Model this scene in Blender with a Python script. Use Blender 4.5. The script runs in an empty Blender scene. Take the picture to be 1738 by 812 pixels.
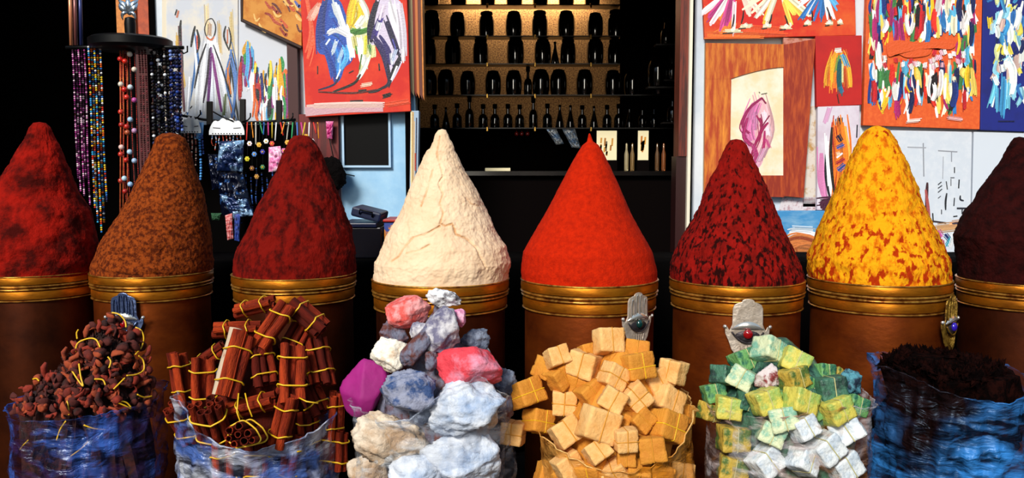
import bpy, math, random
import numpy as np
from mathutils import Vector, Matrix, Euler, noise

C = bpy.context.scene.collection
sc = bpy.context.scene
PI = math.pi
# ------------------------------------------------------------------ camera, world, sun, exposure
CAMZ = 1.30; PITCH = math.radians(4.8); F = 1500.0
cam_d = bpy.data.cameras.new('camera'); cam = bpy.data.objects.new('camera', cam_d); C.objects.link(cam)
cam.location = (0, 0, CAMZ); cam.rotation_euler = (PI/2 - PITCH, 0, 0)
cam_d.sensor_fit = 'HORIZONTAL'; cam_d.sensor_width = 36; cam_d.lens = F/1738*36; cam_d.clip_start = .05
sc.camera = cam
sc.view_settings.view_transform = 'Standard'; sc.view_settings.look = 'None'
sc.view_settings.gamma = 1; sc.view_settings.use_curve_mapping = False
sc.view_settings.exposure = 0.0

w = bpy.data.worlds.new('world'); sc.world = w; w.use_nodes = True
nt = w.node_tree; nt.nodes.clear()
tc = nt.nodes.new('ShaderNodeTexCoord'); sx = nt.nodes.new('ShaderNodeSeparateXYZ')
rp = nt.nodes.new('ShaderNodeValToRGB'); bg = nt.nodes.new('ShaderNodeBackground'); ou = nt.nodes.new('ShaderNodeOutputWorld')
nt.links.new(tc.outputs['Generated'], sx.inputs[0]); nt.links.new(sx.outputs['Z'], rp.inputs[0])
rp.color_ramp.elements[0].position = 0.12; rp.color_ramp.elements[0].color = (.035, .03, .025, 1)
rp.color_ramp.elements[1].position = 0.45; rp.color_ramp.elements[1].color = (.45, .72, 1, 1)
e = rp.color_ramp.elements.new(.3); e.color = (.6, .78, 1, 1)
nt.links.new(rp.outputs[0], bg.inputs[0]); bg.inputs[1].default_value = 0.5
# bright strip added to the sky behind the camera to streak glass and metal
def wm(op, a, b=None, c=None):
    n = nt.nodes.new('ShaderNodeMath'); n.operation = op
    for i, v in enumerate((a, b, c)):
        if v is None: continue
        if hasattr(v, 'links'): nt.links.new(v, n.inputs[i])
        else: n.inputs[i].default_value = v
    return n.outputs[0]
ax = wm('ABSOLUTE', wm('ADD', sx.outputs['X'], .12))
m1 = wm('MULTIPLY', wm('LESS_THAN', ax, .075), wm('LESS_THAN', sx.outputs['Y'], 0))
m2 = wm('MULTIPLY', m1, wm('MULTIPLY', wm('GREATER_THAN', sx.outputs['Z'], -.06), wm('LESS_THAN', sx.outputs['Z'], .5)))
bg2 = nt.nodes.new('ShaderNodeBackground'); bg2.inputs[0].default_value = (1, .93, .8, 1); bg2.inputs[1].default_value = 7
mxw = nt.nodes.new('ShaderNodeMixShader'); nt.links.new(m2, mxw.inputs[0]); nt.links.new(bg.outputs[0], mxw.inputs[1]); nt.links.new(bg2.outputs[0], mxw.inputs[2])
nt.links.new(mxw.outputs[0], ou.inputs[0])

sd = bpy.data.lights.new('sun', 'SUN'); sun = bpy.data.objects.new('sun', sd); C.objects.link(sun)
sd.energy = 4.3; sd.angle = math.radians(14); sd.color = (1, .95, .86)
SUN_AZ, SUN_EL = math.radians(-22), math.radians(33)     # from the street, a little to the left
sv = Vector((math.sin(SUN_AZ)*math.cos(SUN_EL), -math.cos(SUN_AZ)*math.cos(SUN_EL), math.sin(SUN_EL)))
sun.rotation_euler = sv.to_track_quat('Z', 'Y').to_euler()
sun.location = (-2, -3, 4)

# ------------------------------------------------------------------ helpers
def ray(px, py):
    u = (px-869)/F; v = (406-py)/F
    return Vector((u, math.cos(PITCH)+v*math.sin(PITCH), -math.sin(PITCH)+v*math.cos(PITCH)))
def P(px, py, Y):
    d = ray(px, py); return Vector((0, 0, CAMZ)) + d*(Y/d.y)
def S(n, Y): return n/F*Y          # n pixels at depth Y, in metres
def lin(c):
    if isinstance(c, str):
        c = [int(c[i:i+2], 16) for i in (0, 2, 4)]
    o = []
    for v in c[:3]:
        v = v/255
        o.append(v/12.92 if v <= .04045 else ((v+.055)/1.055)**2.4)
    return (o[0], o[1], o[2], 1)

_m = {}
def mat(name, c, rough=.6, metal=0, c2=None, scale=8, stretch=(1, 1, 1), lo=.45, hi=.6, bump=0, bscale=60, coat=0, spec=.5, detail=6, trans=0, attr=None, sheen=0):
    if name in _m: return _m[name]
    m = bpy.data.materials.new(name); _m[name] = m; m.use_nodes = True
    t = m.node_tree; b = t.nodes['Principled BSDF']
    b.inputs['Base Color'].default_value = lin(c); b.inputs['Roughness'].default_value = rough
    b.inputs['Metallic'].default_value = metal; b.inputs['Coat Weight'].default_value = coat
    b.inputs['Specular IOR Level'].default_value = spec
    b.inputs['Transmission Weight'].default_value = trans
    co = t.nodes.new('ShaderNodeTexCoord'); mp = t.nodes.new('ShaderNodeMapping')
    t.links.new(co.outputs['Object'], mp.inputs[0]); mp.inputs['Scale'].default_value = stretch
    src = None
    if c2:
        n = t.nodes.new('ShaderNodeTexNoise'); n.inputs['Scale'].default_value = scale; n.inputs['Detail'].default_value = detail
        n.inputs['Roughness'].default_value = .65
        t.links.new(mp.outputs[0], n.inputs[0])
        r = t.nodes.new('ShaderNodeValToRGB'); t.links.new(n.outputs[0], r.inputs[0])
        r.color_ramp.elements[0].position = lo; r.color_ramp.elements[1].position = hi
        r.color_ramp.elements[0].color = lin(c); r.color_ramp.elements[1].color = lin(c2)
        src = r.outputs[0]
    if attr:
        a = t.nodes.new('ShaderNodeAttribute'); a.attribute_name = 'Col'
        if attr == 'col': src = a.outputs['Color']
        else:                                   # attr = colour of the pigment where Col is 1
            mx = t.nodes.new('ShaderNodeMix'); mx.data_type = 'RGBA'
            t.links.new(a.outputs['Fac'], mx.inputs[0])
            if src: t.links.new(src, mx.inputs[6])
            else: mx.inputs[6].default_value = lin(c)
            mx.inputs[7].default_value = lin(attr); src = mx.outputs[2]
    if src: t.links.new(src, b.inputs['Base Color'])
    if bump:
        n2 = t.nodes.new('ShaderNodeTexNoise'); n2.inputs['Scale'].default_value = bscale; n2.inputs['Detail'].default_value = 5
        t.links.new(mp.outputs[0], n2.inputs[0])
        bp = t.nodes.new('ShaderNodeBump'); bp.inputs['Strength'].default_value = bump; bp.inputs['Distance'].default_value = .01
        t.links.new(n2.outputs[0], bp.inputs['Height']); t.links.new(bp.outputs[0], b.inputs['Normal'])
    return m

def film(name, tint, milk, dens=(.35, .65), gloss_col=(1, 1, 1), amt=.75, blot=4, rot=.25, rough=.28, off=0):
    """crumpled clear plastic: see-through with milky creases and a glossy surface"""
    if name in _m: return _m[name]
    m = bpy.data.materials.new(name); _m[name] = m; m.use_nodes = True
    t = m.node_tree; b = t.nodes['Principled BSDF']; out = t.nodes['Material Output']
    co = t.nodes.new('ShaderNodeTexCoord'); mp = t.nodes.new('ShaderNodeMapping'); mp.inputs['Scale'].default_value = (1, 1, 3)
    mp.inputs['Rotation'].default_value = (0, rot, 0)
    t.links.new(co.outputs['Object'], mp.inputs[0])
    n = t.nodes.new('ShaderNodeTexNoise'); n.inputs['Scale'].default_value = 7; n.inputs['Detail'].default_value = 8; n.inputs['Distortion'].default_value = 1.2
    t.links.new(mp.outputs[0], n.inputs[0])
    n3 = t.nodes.new('ShaderNodeTexNoise'); n3.inputs['Scale'].default_value = blot; n3.inputs['Detail'].default_value = 3
    mp3 = t.nodes.new('ShaderNodeMapping'); mp3.inputs['Location'].default_value = (off, 0, off)
    t.links.new(co.outputs['Object'], mp3.inputs[0]); t.links.new(mp3.outputs[0], n3.inputs[0])
    r = t.nodes.new('ShaderNodeValToRGB'); t.links.new(n.outputs[0], r.inputs[0])
    r.color_ramp.elements[0].position = dens[0]; r.color_ramp.elements[1].position = dens[1]
    r.color_ramp.elements[0].color = (.04, .04, .04, 1); r.color_ramp.elements[1].color = (amt, amt, amt, 1)
    r3 = t.nodes.new('ShaderNodeValToRGB'); t.links.new(n3.outputs[0], r3.inputs[0])
    r3.color_ramp.elements[0].position = .42; r3.color_ramp.elements[1].position = .6
    r3.color_ramp.elements[0].color = lin(tint); r3.color_ramp.elements[1].color = lin(milk)
    t.links.new(r3.outputs[0], b.inputs['Base Color'])
    b.inputs['Roughness'].default_value = rough; b.inputs['Specular IOR Level'].default_value = .8
    b.inputs['Specular Tint'].default_value = (*gloss_col, 1)
    n2 = t.nodes.new('ShaderNodeTexNoise'); n2.inputs['Scale'].default_value = 11; n2.inputs['Detail'].default_value = 3; n2.inputs['Distortion'].default_value = 1.4
    t.links.new(mp.outputs[0], n2.inputs[0])
    bp = t.nodes.new('ShaderNodeBump'); bp.inputs['Strength'].default_value = .7; bp.inputs['Distance'].default_value = .02
    t.links.new(n2.outputs[0], bp.inputs['Height']); t.links.new(bp.outputs[0], b.inputs['Normal'])
    tr = t.nodes.new('ShaderNodeBsdfTransparent'); mx = t.nodes.new('ShaderNodeMixShader')
    t.links.new(r.outputs[0], mx.inputs[0]); t.links.new(tr.outputs[0], mx.inputs[1]); t.links.new(b.outputs[0], mx.inputs[2])
    t.links.new(mx.outputs[0], out.inputs[0])
    return m

ORG = {}
class MB:
    def __init__(s): s.v = []; s.f = []; s.c = []; s.cur = (1, 1, 1, 1)
    def add(s, vs, fs):
        o = len(s.v); s.v += [tuple(v) for v in vs]; s.c += [s.cur]*len(vs); s.f += [tuple(i+o for i in f) for f in fs]; return s
    def col(s, c): s.cur = lin(c); return s
    def box(s, a, b, M=None):
        x0, y0, z0 = a; x1, y1, z1 = b
        vs = [Vector((x, y, z)) for x in (x0, x1) for y in (y0, y1) for z in (z0, z1)]
        if M: vs = [M @ v for v in vs]
        return s.add(vs, [(0, 1, 3, 2), (4, 6, 7, 5), (0, 4, 5, 1), (2, 3, 7, 6), (0, 2, 6, 4), (1, 5, 7, 3)])
    def slab(s, q, Y0, Y1):      # q: 4 px corners (tl, tr, br, bl); extruded from Y0 (front) back to Y1
        f = [P(x, y, Y0) for x, y in q]; b = [Vector((p.x, Y1, p.z)) for p in f]
        return s.add(f+b, [(0, 3, 2, 1), (4, 5, 6, 7), (0, 1, 5, 4), (1, 2, 6, 5), (2, 3, 7, 6), (3, 0, 4, 7)])
    def lathe(s, prof, c=(0, 0, 0), n=64, cap0=True, cap1=True, M=None):   # prof: (r, z)
        vs = []; fs = []
        for r, z in prof:
            for k in range(n):
                a = 2*PI*k/n; vs.append(Vector((c[0]+r*math.cos(a), c[1]+r*math.sin(a), c[2]+z)))
        for i in range(len(prof)-1):
            for k in range(n):
                k2 = (k+1) % n; fs.append((i*n+k, i*n+k2, (i+1)*n+k2, (i+1)*n+k))
        if cap0: fs.append(tuple(range(n))[::-1])
        if cap1: fs.append(tuple(range((len(prof)-1)*n, len(prof)*n)))
        if M: vs = [M @ v for v in vs]
        return s.add(vs, fs)
    def tube(s, pts, r, n=8, closed=False, flat=1.0):
        pts = [Vector(p) for p in pts]; m = len(pts); vs = []; fs = []
        rr = r if hasattr(r, '__len__') else [r]*m
        prev = None
        for i, p in enumerate(pts):
            if closed: t = pts[(i+1) % m]-pts[i-1]
            else: t = pts[min(i+1, m-1)]-pts[max(i-1, 0)]
            t.normalize() if t.length > 1e-9 else None
            if prev is None:
                u = t.cross(Vector((0, 1, 0)));
                if u.length < .1: u = t.cross(Vector((1, 0, 0)))
            else: u = prev - t*prev.dot(t)
            u.normalize(); prev = u; v = t.cross(u)
            for k in range(n):
                a = 2*PI*k/n; vs.append(p+u*math.cos(a)*rr[i]+v*math.sin(a)*rr[i]*flat)
        for i in range(m if closed else m-1):
            j = (i+1) % m
            for k in range(n):
                k2 = (k+1) % n; fs.append((i*n+k, i*n+k2, j*n+k2, j*n+k))
        if not closed: fs += [tuple(range(n))[::-1], tuple(range((m-1)*n, m*n))]
        return s.add(vs, fs)
    def ball(s, c, r, nu=8, nv=6, sc=(1, 1, 1), M=None):
        vs = [Vector((0, 0, -1))]; fs = []
        for j in range(1, nv):
            a = PI*j/nv
            for i in range(nu): vs.append(Vector((math.sin(a)*math.cos(2*PI*i/nu), math.sin(a)*math.sin(2*PI*i/nu), -math.cos(a))))
        vs.append(Vector((0, 0, 1))); L = len(vs)-1
        for i in range(nu):
            i2 = (i+1) % nu; fs.append((0, 1+i2, 1+i)); fs.append((L, L-nu+i, L-nu+i2))
            for j in range(nv-2): fs.append((1+j*nu+i, 1+j*nu+i2, 1+(j+1)*nu+i2, 1+(j+1)*nu+i))
        vs = [Vector((v.x*sc[0]*r, v.y*sc[1]*r, v.z*sc[2]*r)) for v in vs]
        if M: vs = [M @ v for v in vs]
        return s.add([v+Vector(c) for v in vs], fs)
    def poly(s, pts, y0, y1):    # closed outline of (x,z), extruded along Y
        n = len(pts); vs = [Vector((x, y0, z)) for x, z in pts]+[Vector((x, y1, z)) for x, z in pts]
        fs = [tuple(range(n)), tuple(range(2*n-1, n-1, -1))]+[(i, i+n, (i+1) % n+n, (i+1) % n) for i in range(n)]
        return s.add(vs, fs)
    def build(s, name, m, parent=None, loc=None, smooth=False, cols=False, bevel=0, auto=True):
        o_ = ORG[parent.name] if parent else Vector(loc or (0, 0, 0))
        me = bpy.data.meshes.new(name); me.from_pydata([tuple(Vector(v)-o_) for v in s.v], [], s.f); me.update()
        if cols:
            a = me.color_attributes.new('Col', 'FLOAT_COLOR', 'POINT'); a.data.foreach_set('color', np.array(s.c, dtype=np.float32).ravel())
        if m: me.materials.append(m)
        if smooth:
            me.polygons.foreach_set('use_smooth', [True]*len(me.polygons))
        o = bpy.data.objects.new(name, me); C.objects.link(o)
        if smooth == 'auto':
            me.polygons.foreach_set('use_smooth', [True]*len(me.polygons))
            md = o.modifiers.new('split', 'EDGE_SPLIT'); md.split_angle = math.radians(35)
        if bevel:
            md = o.modifiers.new('bevel', 'BEVEL'); md.width = bevel; md.segments = 2; md.limit_method = 'ANGLE'
        if parent: o.parent = parent
        else: o.location = o_
        ORG[o.name] = o_.copy()
        return o
def tag(o, label=None, cat=None, group=None, kind=None):
    if label: o['label'] = label
    if cat: o['category'] = cat
    if group: o['group'] = group
    if kind: o['kind'] = kind
    return o
def thing(name, loc, label, cat, group=None):
    o = bpy.data.objects.new(name, None); C.objects.link(o); o.location = loc; o.empty_display_size = .05
    ORG[o.name] = Vector(loc); return tag(o, label, cat, group)
def struct(o): o['kind'] = 'structure'; return o
def copy_tree(o, parent=None):
    c = o.copy(); C.objects.link(c)
    if parent: c.parent = parent
    for ch in [x for x in KIDS.get(o.name, [])]: copy_tree(ch, c)
    return c
KIDS = {}
def reg(root):     # remember the children of a prototype before copying it
    for o in list(C.objects):
        if o.parent: KIDS.setdefault(o.parent.name, []) 
    KIDS[root.name] = [o for o in C.objects if o.parent == root]
    for k in KIDS[root.name]: KIDS[k.name] = [o for o in C.objects if o.parent == k]
ORD = ['first', 'second', 'third', 'fourth', 'fifth', 'sixth', 'seventh', 'eighth', 'ninth', 'tenth', 'eleventh', 'twelfth', 'thirteenth', 'fourteenth', 'fifteenth', 'sixteenth', 'seventeenth', 'eighteenth', 'nineteenth', 'twentieth']

# ------------------------------------------------------------------ the setting
WY = 5.2
M_plaster = mat('pale_plaster', 'd2d9e2', .9, c2='b9c6d6', scale=2.2, lo=.4, hi=.7, bump=.25, bscale=18)
M_plaster_blue = mat('sky_blue_limewash', '86b8e0', .85, c2='a9cfea', scale=3.5, lo=.35, hi=.65, bump=.3, bscale=14)
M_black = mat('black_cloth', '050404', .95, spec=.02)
M_dark = mat('dark_interior', '070404', .9, spec=.03)  # near-black: interior shade put into the colour
M_red_door = mat('dark_red_paint', '6b0d0e', .6, c2='4a0a0c', scale=6, stretch=(4, 1, .6))
M_floor = mat('trodden_earth', '1e1612', .95, c2='120d0b', scale=3, spec=.1)  # near-black: shade on the ground put into the colour
M_wood = mat('reddish_wood', '6d2410', .5, c2='3a0f08', scale=5, stretch=(9, 9, .6))
M_orange = mat('orange_brown_paint', 'b5481a', .6, c2='9a3a16', scale=40, lo=.4, hi=.6)
M_orange2 = mat('ochre_paint', 'cf8030', .6, c2='b86a24', scale=40, lo=.4, hi=.6)
M_white = mat('white_gloss_paint', 'e8ddc8', .5)

def plane_box(name, a, b, m, k='structure'):
    o = MB().box(a, b).build(name, m, loc=((a[0]+b[0])/2, (a[1]+b[1])/2, a[2])); o['kind'] = k; return o
xw = lambda px, Y=WY: P(px, 280, Y).x
TOPZ = 3.2
plane_box('floor', (-5, -6, -.1), (5, 8.2, 0), M_floor)
plane_box('wall_back_left', (xw(272), WY, 0), (xw(580), WY+.12, TOPZ), M_plaster)
plane_box('wall_back_centre', (xw(580), WY, 0), (xw(706), WY+.12, TOPZ), M_plaster_blue)
plane_box('wall_back_right', (xw(1171), WY, 0), (5, WY+.12, TOPZ), M_plaster)
# niche in the middle: dark side walls, back, ceiling
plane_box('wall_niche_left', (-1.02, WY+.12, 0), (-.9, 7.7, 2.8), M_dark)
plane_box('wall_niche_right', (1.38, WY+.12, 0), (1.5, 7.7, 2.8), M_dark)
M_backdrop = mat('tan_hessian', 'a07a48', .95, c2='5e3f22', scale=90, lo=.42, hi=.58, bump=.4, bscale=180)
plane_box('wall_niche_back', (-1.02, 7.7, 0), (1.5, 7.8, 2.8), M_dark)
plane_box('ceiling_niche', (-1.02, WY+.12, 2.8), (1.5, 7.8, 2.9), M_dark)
plane_box('trim_1', (xw(706), WY, 2.42), (xw(1171), WY+.12, TOPZ), M_dark)
# dark doorway on the left: its shade is put into near-black walls
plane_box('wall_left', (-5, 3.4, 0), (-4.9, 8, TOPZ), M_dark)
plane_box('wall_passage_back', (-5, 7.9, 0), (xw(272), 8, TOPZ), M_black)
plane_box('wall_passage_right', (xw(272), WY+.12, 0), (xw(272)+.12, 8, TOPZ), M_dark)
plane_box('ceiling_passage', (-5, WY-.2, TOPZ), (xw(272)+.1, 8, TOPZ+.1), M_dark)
# door posts
plane_box('trim_2', (xw(213), WY-.05, P(0, 74, WY).z), (xw(244), WY+.1, TOPZ), M_orange2)
plane_box('trim_11', (xw(236), WY-.02, 0), (xw(258), WY+.1, P(0, 74, WY).z), mat('maroon_post', '4a1212', .7))
plane_box('trim_3', (xw(244), WY-.03, P(0, 74, WY).z), (xw(264), WY+.1, TOPZ), M_orange)
plane_box('trim_4', (xw(264), WY-.02, 0), (xw(272), WY+.1, TOPZ), M_black)
# right jamb of the niche
plane_box('trim_5', (xw(1149), WY-.04, 1.35), (xw(1163), WY+.12, 2.42), M_wood)
plane_box('trim_6', (xw(1163), WY-.07, 0), (xw(1168), WY+.12, TOPZ), M_white)
plane_box('trim_7', (xw(1168), WY-.05, 0), (xw(1172), WY+.05, TOPZ), M_black)
plane_box('trim_8', (xw(1146), WY-.03, 0), (xw(1163), WY+.12, 1.35), mat('dark_red_wood', '2a0a0a', .4))
# red shutter beside the blue wall, with its dark frame
d = plane_box('door_1', (xw(500), WY-.05, 0), (xw(578), WY-.001, P(0, 195, WY).z), M_red_door)
plane_box('trim_9', (xw(495), WY-.055, 0), (xw(512), WY-.001, TOPZ), mat('oxblood_paint', '3a0b0c', .6))
plane_box('trim_10', (xw(690), WY-.045, 0), (xw(697), WY-.001, TOPZ), M_black)
# black window opening in the blue wall
a = P(586, 281, WY); b = P(660, 193, WY)
wf = MB(); t_ = .012
wf.box((a.x-t_, WY-.03, a.z-t_), (b.x+t_, WY, a.z)); wf.box((a.x-t_, WY-.03, b.z), (b.x+t_, WY, b.z+t_))
wf.box((a.x-t_, WY-.03, a.z), (a.x, WY, b.z)); wf.box((b.x, WY-.03, a.z), (b.x+t_, WY, b.z))
wn = wf.build('window_1', mat('pale_blue_frame', 'a8c8e4', .5), loc=((a.x+b.x)/2, WY, a.z)); struct(wn)
MB().box((a.x, WY-.012, a.z), (b.x, WY-.002, b.z)).build('pane', mat('black_glass', '030304', .5, spec=.1), parent=wn)

# lamp inside the niche (out of view above the bottles): warm light on the hessian
ld = bpy.data.lights.new('niche_lamp', 'AREA'); lo_ = bpy.data.objects.new('niche_lamp', ld); C.objects.link(lo_)
ld.energy = 26; ld.size = 1.1; ld.size_y = .05; ld.shape = 'RECTANGLE'; ld.color = (1, .78, .52)
lo_.location = (P(890, 0, 7.3).x, 7.44, 2.74); lo_.rotation_euler = (math.radians(3), 0, 0)

# black bench and cloth added behind the drums as the shade in their gaps
b0, b1 = P(-40, 300, 3.9).x, P(1790, 300, 3.9).x
bench = thing('gap_shade_bench', ((b0+b1)/2, 4.15, 0), 'long low bench in black cloth, added as the shade behind the row of spice drums', 'bench')
MB().box((b0, 3.92, .80), (b1, 4.4, .86)).build('bench_top', M_dark, parent=bench)
for x in (b0+.05, b0+1.6, b1-1.6, b1-.05):
    for y in (3.97, 4.35): MB().box((x-.03, y-.03, 0), (x+.03, y+.03, .80)).build('leg', M_dark, parent=bench)
cl = MB(); N = 240
vs = []
for i in range(N+1):
    x = b0+(b1-b0)*i/N; wv = .012*math.sin(i*.9)+.008*math.sin(i*.37+1)
    for (y, z, k) in ((4.41, .70, 1), (4.405, .865, .1), (3.91, .87, .1), (3.895, .84, .3), (3.88, .4, 1), (3.875, .02, 1.4)):
        vs.append((x, y+wv*k*(-1 if y < 4 else 1), z))
cl.add(vs, [(i*6+j, i*6+j+1, (i+1)*6+j+1, (i+1)*6+j) for i in range(N) for j in range(5)])
o = cl.build('black_cloth', M_black, loc=((b0+b1)/2, 4.15, .865), smooth=True)
tag(o, 'black cloth over the long bench, added as the shade behind the drums', 'cloth')
# ------------------------------------------------------------------ spice drums and spice cones
def nz(p, s, o=4):
    return noise.fractal(Vector(p)*s, .8, 2.1, o, noise_basis='PERLIN_ORIGINAL')
RIMZ = .889
M_brass = mat('worn_gilt_band', 'd8861e', .36, .85, c2='a05812', scale=9, stretch=(1, 1, 3), lo=.35, hi=.7, bump=.08, bscale=40)
M_brass_line = mat('bright_gilt_bead', 'd09a40', .28, .75, c2='7a3c10', scale=30, lo=.4, hi=.65)
M_body = mat('brown_painted_tin', '9a4812', .44, .8, c2='5a200a', scale=5, stretch=(1, 1, 1.6), lo=.35, hi=.75, bump=.1, bscale=30)
M_body_dark = mat('dark_brown_tin', '5a260c', .45, .8, c2='2a0d04', scale=5, lo=.35, hi=.75, bump=.1, bscale=30)
DR = {}
def drum(idx, cx, hw, yf, label, body=M_body):
    # distance from where the front of the rim shows
    d = ray(cx, yf); yf_Y = (RIMZ-CAMZ)/d.z*d.y
    Y = yf_Y/(1-hw/F); r = hw/F*Y
    c = P(cx, 470, Y); c = (c.x, Y)
    DR[idx] = (c[0], Y, r, cx)
    t = thing('spice_drum', (c[0], Y, 0), label, 'drum', 'tin drums in a row under the spice cones')
    q = (c[0], Y, 0); k = r/.25
    MB().lathe([(r*.90, 0), (r*.93, .02), (r*.93, RIMZ-.135*k), (r*.93, RIMZ-.02), (0.001, RIMZ-.018)], q, 96, True, False).build('drum_body', body, t, smooth='auto')
    def band(n, z0, z1, ro, m, bulge=0):
        pr = []; N = 7
        for i in range(N):
            f = i/(N-1); pr.append((ro+bulge*math.sin(PI*f), RIMZ-(z1+(z0-z1)*f)*k))
        pr = [(r*.92, RIMZ-z1*k)]+pr+[(r*.92, RIMZ-z0*k)]
        MB().lathe(pr, q, 96, False, False).build(n, m, t, smooth='auto')
    band('rim_bead', -.001, .005, r*.985, M_brass_line, .003)
    band('rim_band', .006, .034, r*.985, M_brass, .0015)
    band('hoop', .037, .047, r*.972, M_brass_line, .006)
    band('hoop', .050, .060, r*.965, M_brass_line, .005)
    band('lower_band', .063, .094, r*.96, M_brass, .001)
    band('hoop', .098, .106, r*.945, M_brass_line, .006)
    return t
drum(1, 64, 100, 471, 'leftmost tin drum, cut by the picture edge, under dark red spice', M_body_dark)
drum(2, 259, 100, 472, 'tin drum under the brown spice cone, hand plaque on its left half')
drum(3, 500, 105, 476, 'tin drum behind the cinnamon bundles, under the dark maroon spice', M_body_dark)
drum(4, 748, 118, 488, 'tin drum with powder-dusted rim behind the coloured rocks', M_body_dark)
drum(5, 1000, 118, 488, 'tin drum under the bright orange-red spice cone')
drum(6, 1250, 114, 488, 'tin drum with hand plaque and red gem at its middle')
drum(7, 1491, 117, 487, 'tin drum under the yellow spice cone, plaque at its right side')
drum(8, 1738, 106, 487, 'rightmost tin drum, cut by the picture edge, under blackish spice', M_body_dark)

def cone(idx, prof, m, label, amp=.005, freq=14, cracks=(), nth=220, nr=120, tip=.004, patches=None, steps=0):
    cx, Y, r, _ = DR[idx]
    pts = []
    for (y, xl, xr) in prof:
        a = P(xl, y, Y); b = P(xr, y, Y); pts.append((a.z, (a.x+b.x)/2, (b.x-a.x)/2))
    pts.sort()
    rb = r*.965
    zs = [p[0] for p in pts]; cs = [p[1] for p in pts]; rs = [min(p[2], rb+.003) for p in pts]
    z0 = RIMZ-.012; zt = zs[-1]
    zs = [z0]+zs if zs[0] > z0 else zs; 
    if len(zs) > len(cs): cs = [cx]+cs; rs = [rb-.002]+rs
    mb = MB(); vs = []; fs = []; colv = []
    cr = [[P(x, y, Y-.15) for x, y in c] for c in cracks]
    def crackd(p):
        best = 9
        for c in cr:
            for a, b in zip(c, c[1:]):
                ax, az, bx, bz = a.x, a.z, b.x, b.z
                dx, dz = bx-ax, bz-az; L = dx*dx+dz*dz
                t = max(0, min(1, ((p[0]-ax)*dx+(p[2]-az)*dz)/L)) if L else 0
                d = math.hypot(p[0]-ax-dx*t, p[2]-az-dz*t)
                if d < best: best = d
        return best
    seed = idx*7.3
    for i in range(nr+1):
        f = i/nr; z = z0+(zt-z0)*f
        R = float(np.interp(z, zs, rs)); cc = float(np.interp(z, zs, cs))
        cy = Y
        top = min(1, (zt-z)/.05)
        for k in range(nth):
            a = 2*PI*k/nth
            ca, sa = math.cos(a), math.sin(a)
            n = nz((ca*R+seed, sa*R, z), freq, 4)*amp + nz((ca*R+seed, sa*R, z), freq*5, 3)*amp*.35
            if steps: n += steps*math.sin(z*70+nz((ca, sa, z+seed), 2)*5)*.5
            if z < RIMZ+.02: n *= max(0, (z-RIMZ+.006)/.026)
            n *= (.3+.7*top)
            RR = R+n
            x = cc+ca*RR; y_ = cy+sa*RR; cv = 0
            if cr and sa < .2:
                # compare along the camera ray so that the crack lies where it is seen on the front
                s_ = (Y-.15)/y_
                pp = (x*s_, 0, CAMZ+(z-CAMZ)*s_)
                d = crackd(pp)+.0016*nz((x, y_, z), 90, 2)
                g = math.exp(-(max(0, d)/.003)**2)
                if g > .02:
                    gd = .008*max(.15, .6+.9*nz((x+3, y_, z), 18, 2)); x -= ca*g*gd; y_ -= sa*g*gd; cv = min(1, g*1.1)*max(0, min(1, .45+.9*nz((x, y_, z), 14, 2)+2.2*math.exp(-((pp[0]-P(769, 386, Y-.15).x)**2+(pp[2]-P(769, 386, Y-.15).z)**2)/.0012)))
            vs.append((x, y_, z)); colv.append((cv, cv, cv, 1))
    for i in range(nr):
        for k in range(nth):
            k2 = (k+1) % nth; fs.append((i*nth+k, i*nth+k2, (i+1)*nth+k2, (i+1)*nth+k))
    vs.append((cs[-1], Y, zt+tip)); colv.append((0, 0, 0, 1)); L = len(vs)-1
    for k in range(nth): fs.append((nr*nth+k, nr*nth+(k+1) % nth, L))
    fs.append(tuple(range(nth))[::-1])
    mb.add(vs, fs); mb.c = colv
    o = mb.build('spice_cone', m, loc=(cx, Y, z0), smooth=True, cols=True)
    tag(o, label, 'spice cone', 'ground spice shaped into tall cones')
    return o

def spice(name, c, c2, scale, lo, hi, stretch=(1, 1, 1), bump=.5, bscale=120, crack=None, c3=None, h=None, nsc=26, nst=1, thr=(.54, .62)):
    m = mat(name, c, .95, c2=c2, scale=scale, lo=lo, hi=hi, stretch=stretch, bump=bump, bscale=bscale, spec=.08, attr=crack, detail=9)
    if c3:     # a redder pigment low on the cone and in a second, larger blotching
        t = m.node_tree; b = t.nodes['Principled BSDF']; link = b.inputs['Base Color'].links[0]; src = link.from_socket
        co = t.nodes.new('ShaderNodeTexCoord'); s = t.nodes.new('ShaderNodeSeparateXYZ'); t.links.new(co.outputs['Object'], s.inputs[0])
        n = t.nodes.new('ShaderNodeTexNoise'); n.inputs['Scale'].default_value = nsc; n.inputs['Detail'].default_value = 6
        mp = t.nodes.new('ShaderNodeMapping'); mp.inputs['Scale'].default_value = (1, 1, nst); t.links.new(co.outputs['Object'], mp.inputs[0]); t.links.new(mp.outputs[0], n.inputs[0])
        mr = t.nodes.new('ShaderNodeMapRange'); mr.inputs[1].default_value = h[0]; mr.inputs[2].default_value = h[1]
        mr.inputs[3].default_value = .12; mr.inputs[4].default_value = -.05
        t.links.new(s.outputs['Z'], mr.inputs[0])
        ad = t.nodes.new('ShaderNodeMath'); t.links.new(n.outputs[0], ad.inputs[0]); t.links.new(mr.outputs[0], ad.inputs[1])
        r = t.nodes.new('ShaderNodeValToRGB'); r.color_ramp.elements[0].position = thr[0]; r.color_ramp.elements[1].position = thr[1]
        t.links.new(ad.outputs[0], r.inputs[0])
        mx = t.nodes.new('ShaderNodeMix'); mx.data_type = 'RGBA'; t.links.new(r.outputs[0], mx.inputs[0])
        t.links.new(src, mx.inputs[6]); mx.inputs[7].default_value = lin(c3); t.links.new(mx.outputs[2], b.inputs['Base Color'])
    return m
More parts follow.
